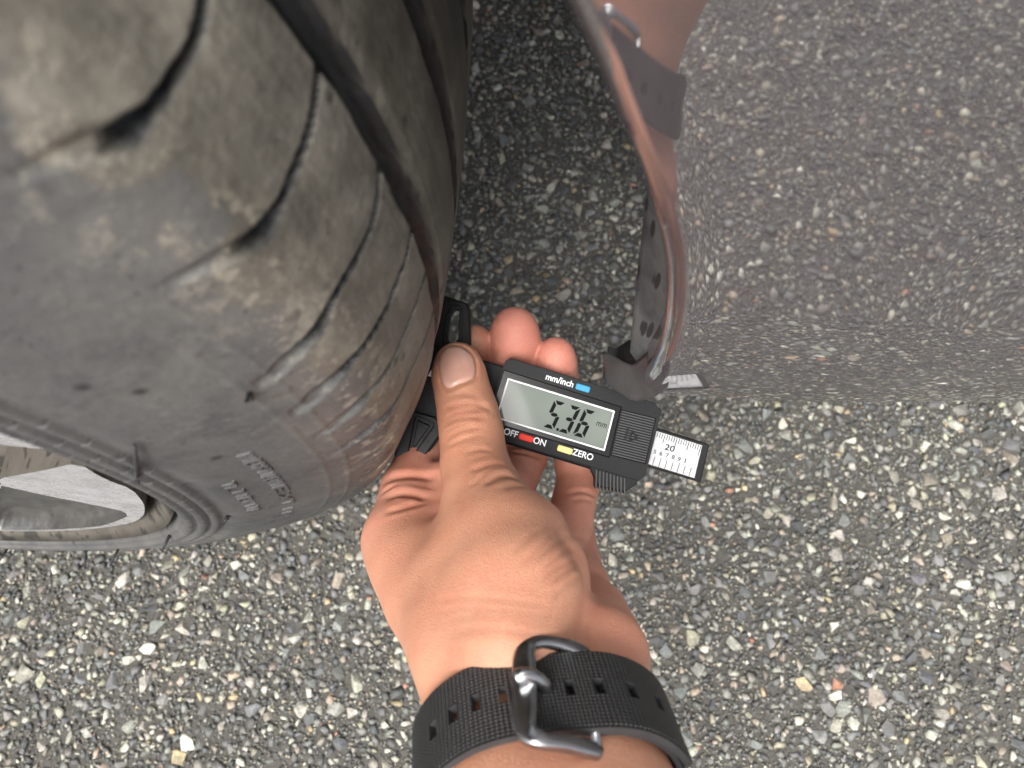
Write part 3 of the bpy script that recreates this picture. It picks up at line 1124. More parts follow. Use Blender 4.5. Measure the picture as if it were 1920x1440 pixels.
def text_obj(name, s, size, u, v, z, mat, parent, align='CENTER', sx=1.0, shear=0.0, bold=0.0):
    cu = bpy.data.curves.new(name, 'FONT')
    cu.body = s
    cu.size = size / 1000
    cu.align_x = align
    cu.align_y = 'CENTER'
    cu.shear = shear
    cu.offset = bold / 1000
    cu.extrude = 0.00003
    o = bpy.data.objects.new(name, cu)
    COL.objects.link(o)
    dg = bpy.context.evaluated_depsgraph_get()
    me = bpy.data.meshes.new_from_object(o.evaluated_get(dg))
    bpy.data.objects.remove(o)
    me.name = name
    me.materials.clear()
    me.materials.append(mat)
    t = bpy.data.objects.new(name, me)
    t.location = (u / 1000, -v / 1000, z / 1000)
    t.scale = (sx, 1, 1)
    return link(t, parent)

def gauge_plastic():
    t = NT('black_gauge_plastic')
    c = t.coord()
    f = t.noise(c, 1400, 3, 0.6)
    g = t.noise(c, 120, 4, 0.6)
    col = t.ramp(g, [(0.3, (0.009, 0.0095, 0.0105)), (0.75, (0.017, 0.0175, 0.019))])
    sp = t.ramp(t.voro(c, 420), [(0.035, (1, 1, 1)), (0.06, (0, 0, 0))])
    sp = t.math('MULTIPLY', sp, t.ramp(t.noise(c, 150, 2), [(0.58, (0, 0, 0)), (0.64, (1, 1, 1))]))
    col = t.mix(t.math('MULTIPLY', sp, 0.5), col, (0.35, 0.33, 0.30))
    t.set(Color=col, Roughness=t.maprange(g, 0.3, 0.7, 0.38, 0.52))
    t.b.inputs['Specular IOR Level'].default_value = 0.11
    t.bump(f, 0.22, 0.0003)
    return t.m

M_gp = gauge_plastic()
M_gloss = simple('gloss_black_bezel', (0.008, 0.008, 0.009), 0.16, spec=0.12)
M_rib = simple('grey_rib_plastic', (0.042, 0.0425, 0.044), 0.45, nscale=300, spec=0.3)  # ribs in a paler grey than the housing plastic
M_print = simple('white_print', (0.75, 0.76, 0.78), 0.5)
M_red = simple('red_button', (0.70, 0.035, 0.018), 0.5, bumps=(600, 0.05, 0.0005), spec=0.2)
M_blue = simple('blue_button', (0.045, 0.27, 0.47), 0.5, bumps=(600, 0.05, 0.0005), spec=0.2)
M_yel = simple('yellow_button', (0.80, 0.68, 0.27), 0.5, bumps=(600, 0.05, 0.0005), spec=0.2)
M_ink = simple('lcd_ink', (0.010, 0.011, 0.011), 0.7, spec=0.02)
def lcd_mat():
    t = NT('lcd_glass')
    c = t.coord()
    f = t.noise(c, 35, 2)
    t.set(Color=t.ramp(f, [(0.3, (0.112, 0.136, 0.119)), (0.7, (0.150, 0.173, 0.154))]), Roughness=0.6)
    t.set(Coat_Weight=0.4, Coat_Roughness=0.05, Coat_IOR=1.4)
    t.b.inputs['Specular IOR Level'].default_value = 0.1
    return t.m
M_lcd = lcd_mat()
def scale_mat():
    t = NT('white_scale')
    c = t.coord()
    f = t.noise(c, 500, 5, 0.7)
    t.set(Color=t.ramp(f, [(0.25, (0.36, 0.36, 0.37)), (0.6, (0.49, 0.495, 0.51))]), Roughness=0.5)
    t.b.inputs['Specular IOR Level'].default_value = 0.15
    return t.m
M_scale = scale_mat()

def build_gauge():
    # foot that lies on the tread
    foot = [(-35.0, -24.6), (-24.8, -24.4), (-23.6, -23.0), (-18.3, -8.0), (-17.6, -2.0), (-17.6, 22.2), (-20.8, 23.6), (-19.4, 29.2), (-23.2, 40.9), (-24.6, 42.2), (-35.0, 42.6)]
    slot = [(-30.0, -18.0), (-29.2, -20.6), (-27.6, -21.0), (-26.6, -20.0), (-24.0, -9.6), (-24.8, -7.6), (-27.2, -7.2), (-28.6, -8.6)]
    o = gobj('foot', *plate(foot, [slot], -13, -3.0), M_gp)
    bevel(o, 0.0008, 3)
    rib = [(-31.2, -17.6), (-30.2, -22.0), (-27.2, -22.6), (-25.6, -21.0), (-22.6, -8.8), (-24.0, -5.8), (-28.0, -5.4), (-29.8, -8.0)]
    bevel(gobj('slot_rim', *plate(rib, [slot], -3.2, -2.3), M_gp, o), 0.0003, 2)
    # sloping middle of the foot
    V = [(-34.6, 12, -3), (-18.2, 12, -3), (-18.2, 22.3, -3), (-34.6, 22.3, -3), (-34.6, -1, -0.2), (-18.2, -1, -0.2), (-18.2, 12, -0.4), (-34.6, 12, -0.4), (-34.6, -5, -3), (-18.2, -5, -3)]
    bevel(gobj('foot_bridge', V, [(8, 9, 5, 4), (4, 5, 6, 7), (7, 6, 2, 3), (8, 4, 7, 3), (9, 2, 6, 5), (8, 3, 2, 9)], M_gp, o), 0.0006, 2)
    # lower wing with its triangular pocket
    wing = [(-34.6, 23.0), (-23.4, 22.8), (-21.2, 24.2), (-19.9, 29.2), (-23.6, 40.4), (-25.0, 41.7), (-34.6, 42.2)]
    tri = [(-31.0, 25.2), (-30.3, 24.4), (-23.8, 25.2), (-23.2, 26.4), (-27.2, 38.2), (-29.0, 38.6), (-29.8, 37.8)]
    bevel(gobj('foot_wing', *plate(wing, [tri], -3.4, -1.2), M_gp, o), 0.0006, 2)
    tri2 = [(-29.8, 26.0), (-24.6, 26.6), (-28.0, 36.8), (-28.7, 36.8)]
    bevel(gobj('wing_triangle', *plate(tri2, [], -3.4, -1.7), M_gp, o), 0.0003, 2)
    dot = [(-27.6 + 1.1 * math.cos(a * math.pi / 8), 28.4 + 1.1 * math.sin(a * math.pi / 8)) for a in range(16)]
    gobj('wing_dot', *plate(dot, [], -1.8, -1.35), M_gp, o)
    lg = [(-30.4, 5.2), (-25.4, 5.2), (-25.4, 7.9), (-31.0, 7.9)]
    lgh = [(-29.4, 5.9), (-26.3, 5.9), (-26.3, 7.2), (-29.6, 7.2)]
    gobj('logo_print', *plate(lg, [lgh], -0.22, -0.10), M_print, o)
    gobj('logo_bar', *plate([(-28.0, 6.4), (-26.4, 6.4), (-26.4, 6.8), (-28.0, 6.8)], [], -0.22, -0.10), M_print, o)
    # neck between foot and display
    bevel(gobj('neck', *gbox(-18.5, -4.5, -2.8, 19.5, -11.5, -3.2), M_gp), 0.0006, 2)
    # display housing
    hs_ = [(-3.6, -6.6), (-1.8, -8.4), (57.6, -8.2), (61.2, -5.8), (62.6, 20.6), (60.6, 23.2), (1.0, 23.8), (-3.6, 21.8)]
    win = [(-3.0, -3.1), (45.6, -2.7), (46.8, 17.7), (-3.0, 17.9)]
    grip = [(45.9, -1.7), (59.9, -2.4), (61.2, 15.9), (47.2, 16.6)]
    h = gobj('housing', *plate(hs_, [win, grip], -9.5, 0.0), M_gp)
    bevel(h, 0.0007, 3)
    back = [(-3.0, -5.6), (58.4, -7.2), (61.4, -4.6), (61.9, 20.2), (59.8, 24.8), (1.4, 25.0), (-3.0, 22.4)]
    bevel(gobj('housing_back', *plate(back, [], -14.0, -6.0), M_gp, h), 0.0008, 2)
    # bezel, window frame line, lcd
    gobj('bezel', *plate([(-2.8, -2.9), (45.4, -2.5), (46.6, 17.5), (-2.8, 17.7)], [[(0, 0), (43.1, 0.1), (43.8, 15.3), (0, 15.4)]], -1.2, -0.35), M_gloss, h)
    gobj('window_line', *plate([(-0.55, -0.55), (43.6, -0.45), (44.35, 15.85), (-0.55, 15.95)], [[(0.05, 0.05), (43.05, 0.15), (43.75, 15.25), (0.05, 15.35)]], -0.5, -0.27), M_print, h)
    lcd = gobj('lcd', *gbox(-0.3, -0.3, 44.1, 15.6, -1.6, -0.8), M_lcd, h)
    # seven-segment digits
    def digit(segs, cu, cv, hgt=11.4, wid=4.7, th=1.45):
        P = []
        def q(x, y):                       # x,y in 0..1, y up; slanted
            return (cu + (x - 0.5) * wid + (y - 0.5) * 1.7, cv - (y - 0.5) * hgt)
        tx, ty, g_ = th / wid, th / hgt, 0.035
        S = {'a': [(tx * .35, 1), (1 - tx * .35, 1), (1 - tx * 1.1, 1 - ty), (tx * 1.1, 1 - ty)], 'd': [(tx * 1.1, ty), (1 - tx * 1.1, ty), (1 - tx * .35, 0), (tx * .35, 0)],
             'g': [(tx * 1.1, .5 + ty / 2), (1 - tx * 1.1, .5 + ty / 2), (1 - tx * .6, .5), (1 - tx * 1.1, .5 - ty / 2), (tx * 1.1, .5 - ty / 2), (tx * .6, .5)],
             'f': [(0, 1 - g_), (tx, 1 - ty - g_), (tx, .5 + ty * .6), (tx * .4, .5 + g_ * .5), (0, .5 + ty * .4)], 'e': [(0, .5 - ty * .4), (tx * .4, .5 - g_ * .5), (tx, .5 - ty * .6), (tx, ty + g_), (0, g_)],
             'b': [(1, 1 - g_), (1, .5 + ty * .4), (1 - tx * .4, .5 + g_ * .5), (1 - tx, .5 + ty * .6), (1 - tx, 1 - ty - g_)], 'c': [(1, .5 - ty * .4), (1, g_), (1 - tx, ty + g_), (1 - tx, .5 - ty * .6), (1 - tx * .4, .5 - g_ * .5)]}
        for s_ in segs:
            P.append(plate([q(*p) for p in S[s_]], [], -0.80, -0.70))
        return gobj('lcd_digit', *join(P), M_ink, lcd)
    digit('afgcd', 21.2, 8.0)
    digit('abgcd', 27.4, 8.0)
    digit('afgecd', 33.6, 7.8)
    gobj('decimal_point', *plate([(23.7, 12.6), (24.7, 12.6), (24.6, 13.7), (23.6, 13.7)], [], -0.80, -0.70), M_ink, lcd)
    text_obj('lcd_unit', 'mm', 3.6, 40.2, 6.1, -0.74, M_ink, lcd, sx=0.8, shear=0.1)
    # buttons and print
    for nm, mat, u, v, w_ in (('mode_button', M_blue, 28.8, -5.4, 5.8), ('power_button', M_red, 13.3, 19.9, 5.9), ('zero_button', M_yel, 29.2, 19.9, 6.2)):
        bevel(gobj(nm, *prism(rrect(u - w_ / 2, v - 1.25, u + w_ / 2, v + 1.25, 0.7), -0.5, 0.75), mat, h), 0.0004, 3)
    for s_, u, v in (('mm/inch', 19.3, -5.5), ('OFF', 6.9, 19.9), ('ON', 18.8, 19.9), ('ZERO', 36.6, 19.8)):
        text_obj('print_' + s_.replace('/', '_').lower(), s_, 3.55, u, v, 0.06, M_print, h, sx=0.93, bold=0.05)
    # ribbed grip with an arrow
    parts = []
    for k in range(18):
        t = (k + 0.5) / 18
        a = np.array(grip[0]) * (1 - t) + np.array(grip[3]) * t
        b = np.array(grip[1]) * (1 - t) + np.array(grip[2]) * t
        dv = 0.27
        parts.append(prism([(a[0] + .2, a[1] - dv), (b[0] - .2, b[1] - dv), (b[0] - .2, b[1] + dv), (a[0] + .2, a[1] + dv)], -1.2, -0.05))
    bevel(gobj('grip_ribs', *join(parts), M_rib, h), 0.0001, 1)
    gobj('grip_floor', *plate(grip, [], -2.0, -1.1), M_gp, h)
    bevel(gobj('grip_arrow', *plate([(52.0, 4.6), (55.8, 7.2), (52.3, 9.6)], [[(52.6, 5.8), (54.6, 7.2), (52.8, 8.6)]], -1.2, 0.35), M_gp, h), 0.00015, 1)
    gobj('grip_arrow_bar', *plate([(50.2, 4.6), (51.0, 4.6), (51.3, 9.6), (50.5, 9.6)], [], -1.2, 0.35), M_gp, h)
    # thumb wedge under the housing, ribbed
    wd = gobj('thumb_slide', *plate([(38.6, 23.6), (40.4, 23.4), (46.4, 30.0), (57.6, 29.2), (61.0, 24.6), (61.0, 22.0), (38.6, 22.0)], [], -10.5, -3.4), M_gp)
    bevel(wd, 0.0004, 2)
    parts = []
    for k in range(9):
        u = 46.0 + k * 1.45
        v1 = 31.2 - 0.14 * k
        parts.append(prism([(u - 2.6, 23.9), (u - 1.9, 23.8), (u + 0.15, v1), (u - 0.55, v1 + 0.1)], -10.8, -2.7))
    bevel(gobj('slide_ribs', *join(parts), M_rib, wd), 0.00012, 1)
    # graduated beam
    bm_ = gobj('beam', *plate([(58, 0.9), (84.6, 1.2), (85.6, 17.0), (58, 17.1)], [], -10.5, -5.0), M_gp)
    bevel(bm_, 0.0006, 2)
    sc = gobj('scale', *plate([(58, 2.3), (81.7, 2.5), (82.5, 15.9), (58, 15.9)], [], -5.1, -4.85), M_scale, bm_)
    parts = []
    for k in range(-2, 21):
        u = 61.3 + k * 1.0
        if not (60 < u < 81.5):
            continue
        ln = 3.6 if k % 5 == 0 else 2.1
        if k % 10 == 0 and k != 0:
            ln = 4.3
        parts.append(gbox(u - 0.13, 2.6, u + 0.13, 2.6 + ln, -4.87, -4.80))
    for k in range(8):
        u = 62.4 + 2.54 * k
        parts.append(gbox(u - 0.13, 12.3 if k % 5 else 11.7, u + 0.13, 15.8, -4.87, -4.80))
    gobj('scale_ticks', *join(parts), M_ink, sc)
    text_obj('scale_20', '20', 3.3, 69.6, 7.4, -4.82, M_ink, sc, sx=1.25, bold=0.04)
    for k, s_ in enumerate('4567891'):
        text_obj('scale_digit', s_, 2.3 if s_ != '1' else 2.9, 61.8 + 2.54 * k, 10.5, -4.82, M_ink, sc, sx=1.1, bold=0.02)

build_gauge()

# ------------------------------------------------------------------ left hand and forearm : one signed-distance surface
# each bone: (pixel x, pixel y, distance m, radius mm) chains -> rounded cones
def C3(p):
    return at(p[0], p[1], p[2]) * 1000.0

a_ax = np.array([-0.13, 0.42, -0.90]); a_ax /= np.linalg.norm(a_ax)       # elbow -> hand, camera axes
u_ax = np.array([0.05, 0.90, 0.43]); u_ax -= a_ax * (a_ax @ u_ax); u_ax /= np.linalg.norm(u_ax)   # palm side
l_ax = np.cross(u_ax, -a_ax); l_ax = l_ax if l_ax[0] > 0 else -l_ax                # towards the little finger
AX, UX, LX = CM @ a_ax, CM @ u_ax, CM @ l_ax
APEX = at(1042, 1322, 0.188) * 1000.0
W0 = APEX - UX * 20.5                                  # wrist centre (mm, world)

def wr(l, u, a):
    return W0 + LX * l + UX * u + AX * a

SK_TAN, SK_PINK, SK_PALM, SK_TIP, SK_KN = (0.575, 0.288, 0.186), (0.575, 0.265, 0.190), (0.575, 0.278, 0.190), (0.55, 0.222, 0.170), (0.44, 0.212, 0.132)

def build_hand():
    G = []      # groups: (blend within, blend to whole, [ (p0, r0, p1, r1, colour) ])
    f_ = lambda pts, col: [(C3(pts[i]), pts[i][3], C3(pts[i + 1]), pts[i + 1][3], col[min(i, len(col) - 1)]) for i in range(len(pts) - 1)]
    mcp_i, mcp_m = (752, 1008, .282, 13.0), (905, 1010, .290, 12.5)
    mcp_r, mcp_p = (1035, 1055, .286, 12.0), (1086, 1105, .276, 10.5)
    # forearm and wrist
    fore = [(wr(-10, 0, -150), 30, wr(-10, 0, -40), 21.5, SK_TAN), (wr(11, 0, -150), 30, wr(11, 0, -40), 21, SK_TAN),
            (wr(-10.5, 0, -40), 21.0, wr(-10.0, 0, 12), 18.8, SK_TAN), (wr(10.5, 0, -40), 21, wr(10.5, -.5, 12), 18.5, SK_TAN), (wr(0, 0, -150), 30, wr(0, 0.5, 12), 19, SK_TAN),
            (wr(-10.0, 0, 12), 18.6, wr(-12, -1, 30), 18, SK_TAN), (wr(10.5, -.5, 12), 18.0, wr(14, -1, 30), 17, SK_PALM)]
    palm = []
    for b, m, r0 in ((wr(-12, -3, 30), mcp_i, 15.5), (wr(-4, -8, 30), mcp_m, 14), (wr(6, -8, 30), mcp_r, 14), (wr(15, -4, 28), mcp_p, 14)):
        palm.append((b, r0, C3(m), m[3], SK_PALM))
    palm.append((C3((1126, 1225, .226, 0)), 14.0, C3((1118, 1150, .256, 0)), 10.5, SK_PALM))       # hypothenar pad
    palm.append((C3((790, 1120, .250, 0)), 10.0, C3((752, 1035, .276, 0)), 12.0, SK_TAN))          # radial border
    palm.append((C3((842, 1235, .215, 0)), 10.0, C3((792, 1120, .249, 0)), 10.5, SK_TAN))
    G.append((7.0, 7.0, fore + palm))
    # thumb with thenar mass
    th = f_([(955, 1235, .207, 15.5), (962, 1120, .226, 19.5), (945, 1030, .243, 18.0), (908, 935, .262, 13.2), (890, 872, .272, 11.2), (884, 812, .279, 10.6), (876, 768, .284, 10.0), (865, 725, .288, 9.1), (859, 694, .2905, 8.7), (858, 684, .2915, 7.9)],
            [SK_TAN, SK_TAN, SK_TAN, SK_KN, SK_KN, SK_KN, SK_TAN, SK_TAN])
    th.append((C3((1046, 1088, .236, 0)), 8.5, C3((1000, 1000, .249, 0)), 11.0, SK_PALM))
    th.append((C3((1052, 1130, .230, 0)), 7.5, C3((1042, 1065, .239, 0)), 9.5, SK_PALM))
    th.append((C3((860, 1085, .244, 0)), 13.0, C3((905, 1000, .252, 0)), 12.5, SK_TAN))
    th.append((C3((855, 1170, .226, 0)), 12.0, C3((860, 1085, .243, 0)), 13.0, SK_TAN))
    G.append((5.0, 4.5, th))
    # web between thumb and index
    web = [(C3((785, 1060, .264, 0)), 10.0, C3((880, 1015, .262, 0)), 9.0, SK_TAN), (C3((780, 1050, .270, 0)), 10.5, C3((850, 1090, .254, 0)), 12.0, SK_TAN)]
    web += [(C3((795, 905, .306, 0)), 7.5, C3((848, 892, .296, 0)), 6.5, SK_PINK), (C3((800, 930, .298, 0)), 7.0, C3((850, 925, .290, 0)), 6.0, SK_PINK), (C3((772, 1015, .280, 0)), 11.0, C3((845, 985, .276, 0)), 8.0, SK_PINK), (C3((790, 960, .290, 0)), 9.0, C3((850, 955, .284, 0)), 7.0, SK_PINK)]
    G.append((6.0, 9.0, web))
    # fingers
    idx = f_([mcp_i, (765, 915, .302, 10.5), (800, 830, .323, 9.3), (862, 735, .330, 8.2), (886, 672, .324, 7.6), (891, 640, .318, 6.9)], [SK_PINK, SK_PINK, SK_PINK, SK_KN, SK_KN])
    mid = f_([mcp_m, (955, 920, .308, 9.8), (984, 858, .325, 9.3), (975, 740, .332, 9.6), (966, 672, .325, 11.0), (965, 634, .318, 10.6), (965, 619, .316, 9.6)], [SK_PINK, SK_PINK, SK_PINK, SK_PINK, SK_TIP, SK_TIP])
    rin = f_([mcp_r, (1068, 975, .306, 9.3), (1084, 905, .322, 9.0), (1066, 780, .332, 8.4), (1045, 712, .324, 8.9), (1042, 680, .319, 8.6), (1042, 668, .317, 8.0)], [SK_PINK, SK_PINK, SK_PINK, SK_PINK, SK_TIP, SK_TIP])
    lit = f_([mcp_p, (1080, 1020, .308, 8.0), (1078, 950, .332, 7.6), (1072, 880, .345, 7.2), (1066, 835, .344, 6.6)], [SK_PINK])
    for fg in (idx, mid, rin, lit):
        G.append((1.5, -1, fg))
    allp = [s for g in G for s in g[2]]
    lo = np.min([np.minimum(s[0] - s[1], s[2] - s[3]) for s in allp], 0) - 6
    hi = np.max([np.maximum(s[0] + s[1], s[2] + s[3]) for s in allp], 0) + 6
    # cut the far end of the forearm a little beyond the frame
    h = 0.9
    nb = np.ceil((hi - lo) / h).astype(int) + 1
    X = [lo[i] + h * np.arange(nb[i], dtype=np.float32) for i in range(3)]
    FAR = np.float32(40.0)
    def cone(P0, r0, P1, r1, x, y, z):
        d = P1 - P0
        L2 = d @ d
        px_, py_, pz_ = x - P0[0], y - P0[1], z - P0[2]
        t = np.clip((px_ * d[0] + py_ * d[1] + pz_ * d[2]) / L2, 0, 1)
        return np.sqrt((px_ - t * d[0]) ** 2 + (py_ - t * d[1]) ** 2 + (pz_ - t * d[2]) ** 2) - (r0 + (r1 - r0) * t)
    def smin(a, b, k):
        hh = np.maximum(k - np.abs(a - b), 0) / k
        return np.minimum(a, b) - hh * hh * k * 0.25
    total = np.full(nb, FAR, np.float32)
    fing = np.full(nb, FAR, np.float32)
    for k_in, k_out, segs in G:
        g = np.full(nb, FAR, np.float32)
        for P0, r0, P1, r1, _ in segs:
            mr = max(r0, r1) + 14
            a0 = np.clip(((np.minimum(P0, P1) - mr - lo) / h).astype(int), 0, nb - 1)
            a1 = np.clip(((np.maximum(P0, P1) + mr - lo) / h).astype(int) + 2, 1, nb)
            sl = tuple(slice(a0[i], a1[i]) for i in range(3))
            x, y, z = np.meshgrid(*[X[i][sl[i]] for i in range(3)], indexing='ij', sparse=True)
            g[sl] = smin(g[sl], cone(P0, r0, P1, r1, x, y, z).astype(np.float32), k_in)
        if k_out < 0:
            fing = smin(fing, g, 0.7)
        else:
            total = smin(total, g, k_out)
    total = smin(total, fing, 4.0)
    # open end of the forearm
    x, y, z = np.meshgrid(*X, indexing='ij', sparse=True)
    cut = -((x - W0[0]) * AX[0] + (y - W0[1]) * AX[1] + (z - W0[2]) * AX[2]) - 140.0
    total = np.maximum(total, cut.astype(np.float32))
    # flesh: soften the hand's mass (not fingers and thumb tip)
    def box(Ar, r):
        for ax in range(3):
            c = np.cumsum(np.pad(Ar, [(r + 1, r) if i == ax else (0, 0) for i in range(3)], mode='edge'), axis=ax, dtype=np.float32)
            n_ = Ar.shape[ax]
            hi_ = [slice(None)] * 3
            lo_ = [slice(None)] * 3
            hi_[ax], lo_[ax] = slice(2 * r + 1, 2 * r + 1 + n_), slice(0, n_)
            Ar = (c[tuple(hi_)] - c[tuple(lo_)]) / (2 * r + 1)
        return Ar
    lim = np.clip(total, -15, 15)
    sm_ = box(box(lim, 5), 4)
    along = (x - W0[0]) * AX[0] + (y - W0[1]) * AX[1] + (z - W0[2]) * AX[2]
    wgt = np.clip((96.0 - along) / 24.0, 0, 1) * np.clip((along - 2) / 14.0, 0, 1)
    lat = (x - W0[0]) * LX[0] + (y - W0[1]) * LX[1] + (z - W0[2]) * LX[2]
    wgt = wgt * np.clip((14.0 - lat) / 12.0, 0.15, 1)
    wgt = (wgt * wgt * (3 - 2 * wgt)).astype(np.float32)
    total = total * (1 - wgt) + (sm_ - 1.0) * wgt
    V, F = surface_nets(total)
    V = lo + V * h
    return V, F, allp

def surface_nets(D):
    nx, ny, nz = D.shape
    S = D < 0
    cs = np.zeros((nx - 1, ny - 1, nz - 1), np.uint8)
    for i in (0, 1):
        for j in (0, 1):
            for k in (0, 1):
                cs += S[i:nx - 1 + i, j:ny - 1 + j, k:nz - 1 + k]
    act = (cs > 0) & (cs < 8)
    I = np.argwhere(act)
    idx = np.full(act.shape, -1, np.int64)
    idx[act] = np.arange(len(I))
    acc, cnt = np.zeros((len(I), 3)), np.zeros(len(I))
    cor = np.array([(i, j, k) for i in (0, 1) for j in (0, 1) for k in (0, 1)])
    val = [D[I[:, 0] + c[0], I[:, 1] + c[1], I[:, 2] + c[2]].astype(float) for c in cor]
    for a in range(8):
        for b in range(a + 1, 8):
            if np.abs(cor[a] - cor[b]).sum() != 1:
                continue
            va, vb = val[a], val[b]
            m = (va < 0) != (vb < 0)
            t = np.where(m, va / np.where(m, va - vb, 1), 0)
            p = cor[a] + t[:, None] * (cor[b] - cor[a])
            acc += p * m[:, None]
            cnt += m
    V = I + acc / cnt[:, None]
    Q = []
    for ax in range(3):
        b, c = [(1, 2), (2, 0), (0, 1)][ax]
        sl0, sl1 = [slice(None)] * 3, [slice(None)] * 3
        sl0[ax], sl1[ax] = slice(0, -1), slice(1, None)
        s0, s1 = S[tuple(sl0)], S[tuple(sl1)]
        E = np.argwhere(s0 != s1)
        E = E[(E[:, b] > 0) & (E[:, c] > 0) & (E[:, b] < D.shape[b] - 1) & (E[:, c] < D.shape[c] - 1)]
        inside = S[E[:, 0], E[:, 1], E[:, 2]]
        def gi(db, dc):
            e = E.copy()
            e[:, b] += db
            e[:, c] += dc
            return idx[e[:, 0], e[:, 1], e[:, 2]]
        q = np.stack([gi(-1, -1), gi(0, -1), gi(0, 0), gi(-1, 0)], 1)
        q[~inside] = q[~inside][:, ::-1]
        Q.append(q)
    return V, np.concatenate(Q)

def skin_material():
    t = NT('skin')
    c = t.coord()
    col = t.attr('skin_colour')
    n1 = t.noise(c, 60, 4, 0.6)
    n2 = t.noise(c, 900, 3, 0.6)
    blot = t.ramp(n1, [(0.3, (0.96, 0.86, 0.83)), (0.7, (1.06, 1.08, 1.07))])
    red = t.ramp(t.noise(c, 260, 3, 0.6), [(0.5, (0, 0, 0)), (0.72, (1, 1, 1))])
    col = t.mix(t.math('MULTIPLY', red, 0.25), col, (0.56, 0.21, 0.15))
    col = t.mix(1.0, col, blot, 'MULTIPLY')
    pore = t.voro(c, 1100)
    col = t.mix(t.maprange(n2, 0.55, 0.75, 0.0, 0.22), col, (0.60, 0.36, 0.25))
    cr = t.attr('crease', 'Fac')
    col = t.mix(t.math('MULTIPLY', cr, 0.6), col, (0.30, 0.105, 0.065))
    t.set(Color=col, Roughness=t.maprange(n2, 0.3, 0.7, 0.42, 0.58))
    t.b.inputs['Subsurface Weight'].default_value = 0.28
    t.b.inputs['Subsurface Radius'].default_value = (1.0, 0.35, 0.2)
    t.b.inputs['Subsurface Scale'].default_value = 0.004
    mp = t.n('ShaderNodeMapping')
    mp.inputs['Scale'].default_value = (500, 1400, 900)
    t.l(c, mp.inputs['Vector'])
    w = t.noise(mp.outputs[0], 1.0, 4, 0.6)
    wp = t.n('ShaderNodeVectorMath', operation='ADD')
    t.l(c, wp.inputs[0])
    ws = t.n('ShaderNodeVectorMath', operation='SCALE')
    t.l(t.noise(c, 500, 2, out='Color'), ws.inputs[0])
    ws.inputs['Scale'].default_value = 0.0012
    t.l(ws.outputs[0], wp.inputs[1])
    vv = t.voro(wp.outputs[0], 1000, 'DISTANCE_TO_EDGE')
    h = t.math('ADD', t.math('MULTIPLY', w, 0.6), t.math('MULTIPLY', t.ramp(vv, [(0.0, (0, 0, 0)), (0.12, (1, 1, 1))]), 0.45))
    t.bump(h, 0.40, 0.0005)
    return t.m

M_skin = skin_material()
M_nail = NT('nail')
_c = M_nail.coord()
M_nail.set(Color=M_nail.ramp(M_nail.noise(_c, 130, 3), [(0.3, (0.52, 0.275, 0.215)), (0.7, (0.60, 0.36, 0.29))]), Roughness=0.28)
M_nail.b.inputs['Subsurface Weight'].default_value = 0.25
M_nail.b.inputs['Subsurface Scale'].default_value = 0.003
M_nail = M_nail.m

# creases traced on the skin: points, width mm, depth mm
CREASES = [
 ([(824, 664), (836, 652), (853, 647), (868, 651), (880, 659), (889, 670), (893, 690), (891, 706), (880, 714), (862, 721), (845, 729), (835, 729), (828, 718), (823, 696)], .8, .45),
 ([(828, 772), (845, 764), (875, 758), (905, 762), (925, 772)], 1.3, .45), ([(829, 790), (850, 778), (880, 771), (912, 772)], 1.3, .55),
 ([(830, 800), (855, 788), (885, 783), (915, 782)], 1.1, .5), ([(832, 812), (858, 799), (890, 793)], 1.0, .35), ([(834, 824), (865, 808), (905, 800)], 1.0, .3),
 ([(840, 745), (860, 740), (885, 742), (905, 752)], 1.3, .25), ([(836, 838), (868, 824), (910, 814)], .9, .22), ([(870, 850), (900, 842), (925, 846)], 1.0, .25),
 ([(880, 885), (915, 872), (945, 868)], 1.3, .35), ([(905, 912), (930, 896), (950, 892), (975, 899)], 1.6, .6), ([(945, 920), (960, 912), (985, 912)], 1.3, .25), ([(880, 915), (925, 880), (948, 880)], 1.0, .25),
 ([(712, 908), (740, 896), (780, 893), (815, 900)], 1.6, .7), ([(722, 940), (745, 927), (775, 928), (800, 938)], 1.8, .9), ([(720, 962), (760, 952), (800, 942)], 1.3, .5), ([(715, 925), (745, 908)], 1.0, .3),
 ([(1000, 1060), (1030, 1030), (1062, 1008)], 1.0, .28), ([(1010, 1075), (1040, 1050), (1075, 1020)], 1.1, .35), ([(1012, 1092), (1040, 1070), (1080, 1048)], 1.2, .42), ([(1030, 1100), (1050, 1082), (1082, 1062)], 1.0, .35),
 ([(1035, 1125), (1060, 1098), (1088, 1080)], 1.0, .28), ([(960, 1040), (990, 1010), (1015, 990)], 1.0, .18), ([(980, 1060), (1010, 1030), (1040, 1000)], 1.0, .2),
 ([(955, 846), (985, 850), (1018, 860)], 1.0, .45), ([(960, 836), (990, 842), (1020, 852)], .9, .3), ([(1060, 926), (1090, 922), (1118, 930)], 1.0, .45), ([(1068, 940), (1095, 936), (1116, 942)], .9, .25), ([(1050, 1008), (1080, 1006), (1108, 1014)], 1.0, .25),
 ([(800, 1130), (880, 1122), (960, 1128), (1040, 1140)], 1.0, .12), ([(800, 1148), (880, 1142), (960, 1146), (1050, 1160)], 1.0, .14), ([(810, 1168), (890, 1158), (970, 1164), (1060, 1180)], 1.0, .12), ([(830, 1190), (900, 1178), (980, 1185), (1080, 1205)], 1.2, .16), ([(1102, 1165), (1100, 1185), (1106, 1205)], 1.2, .15)]

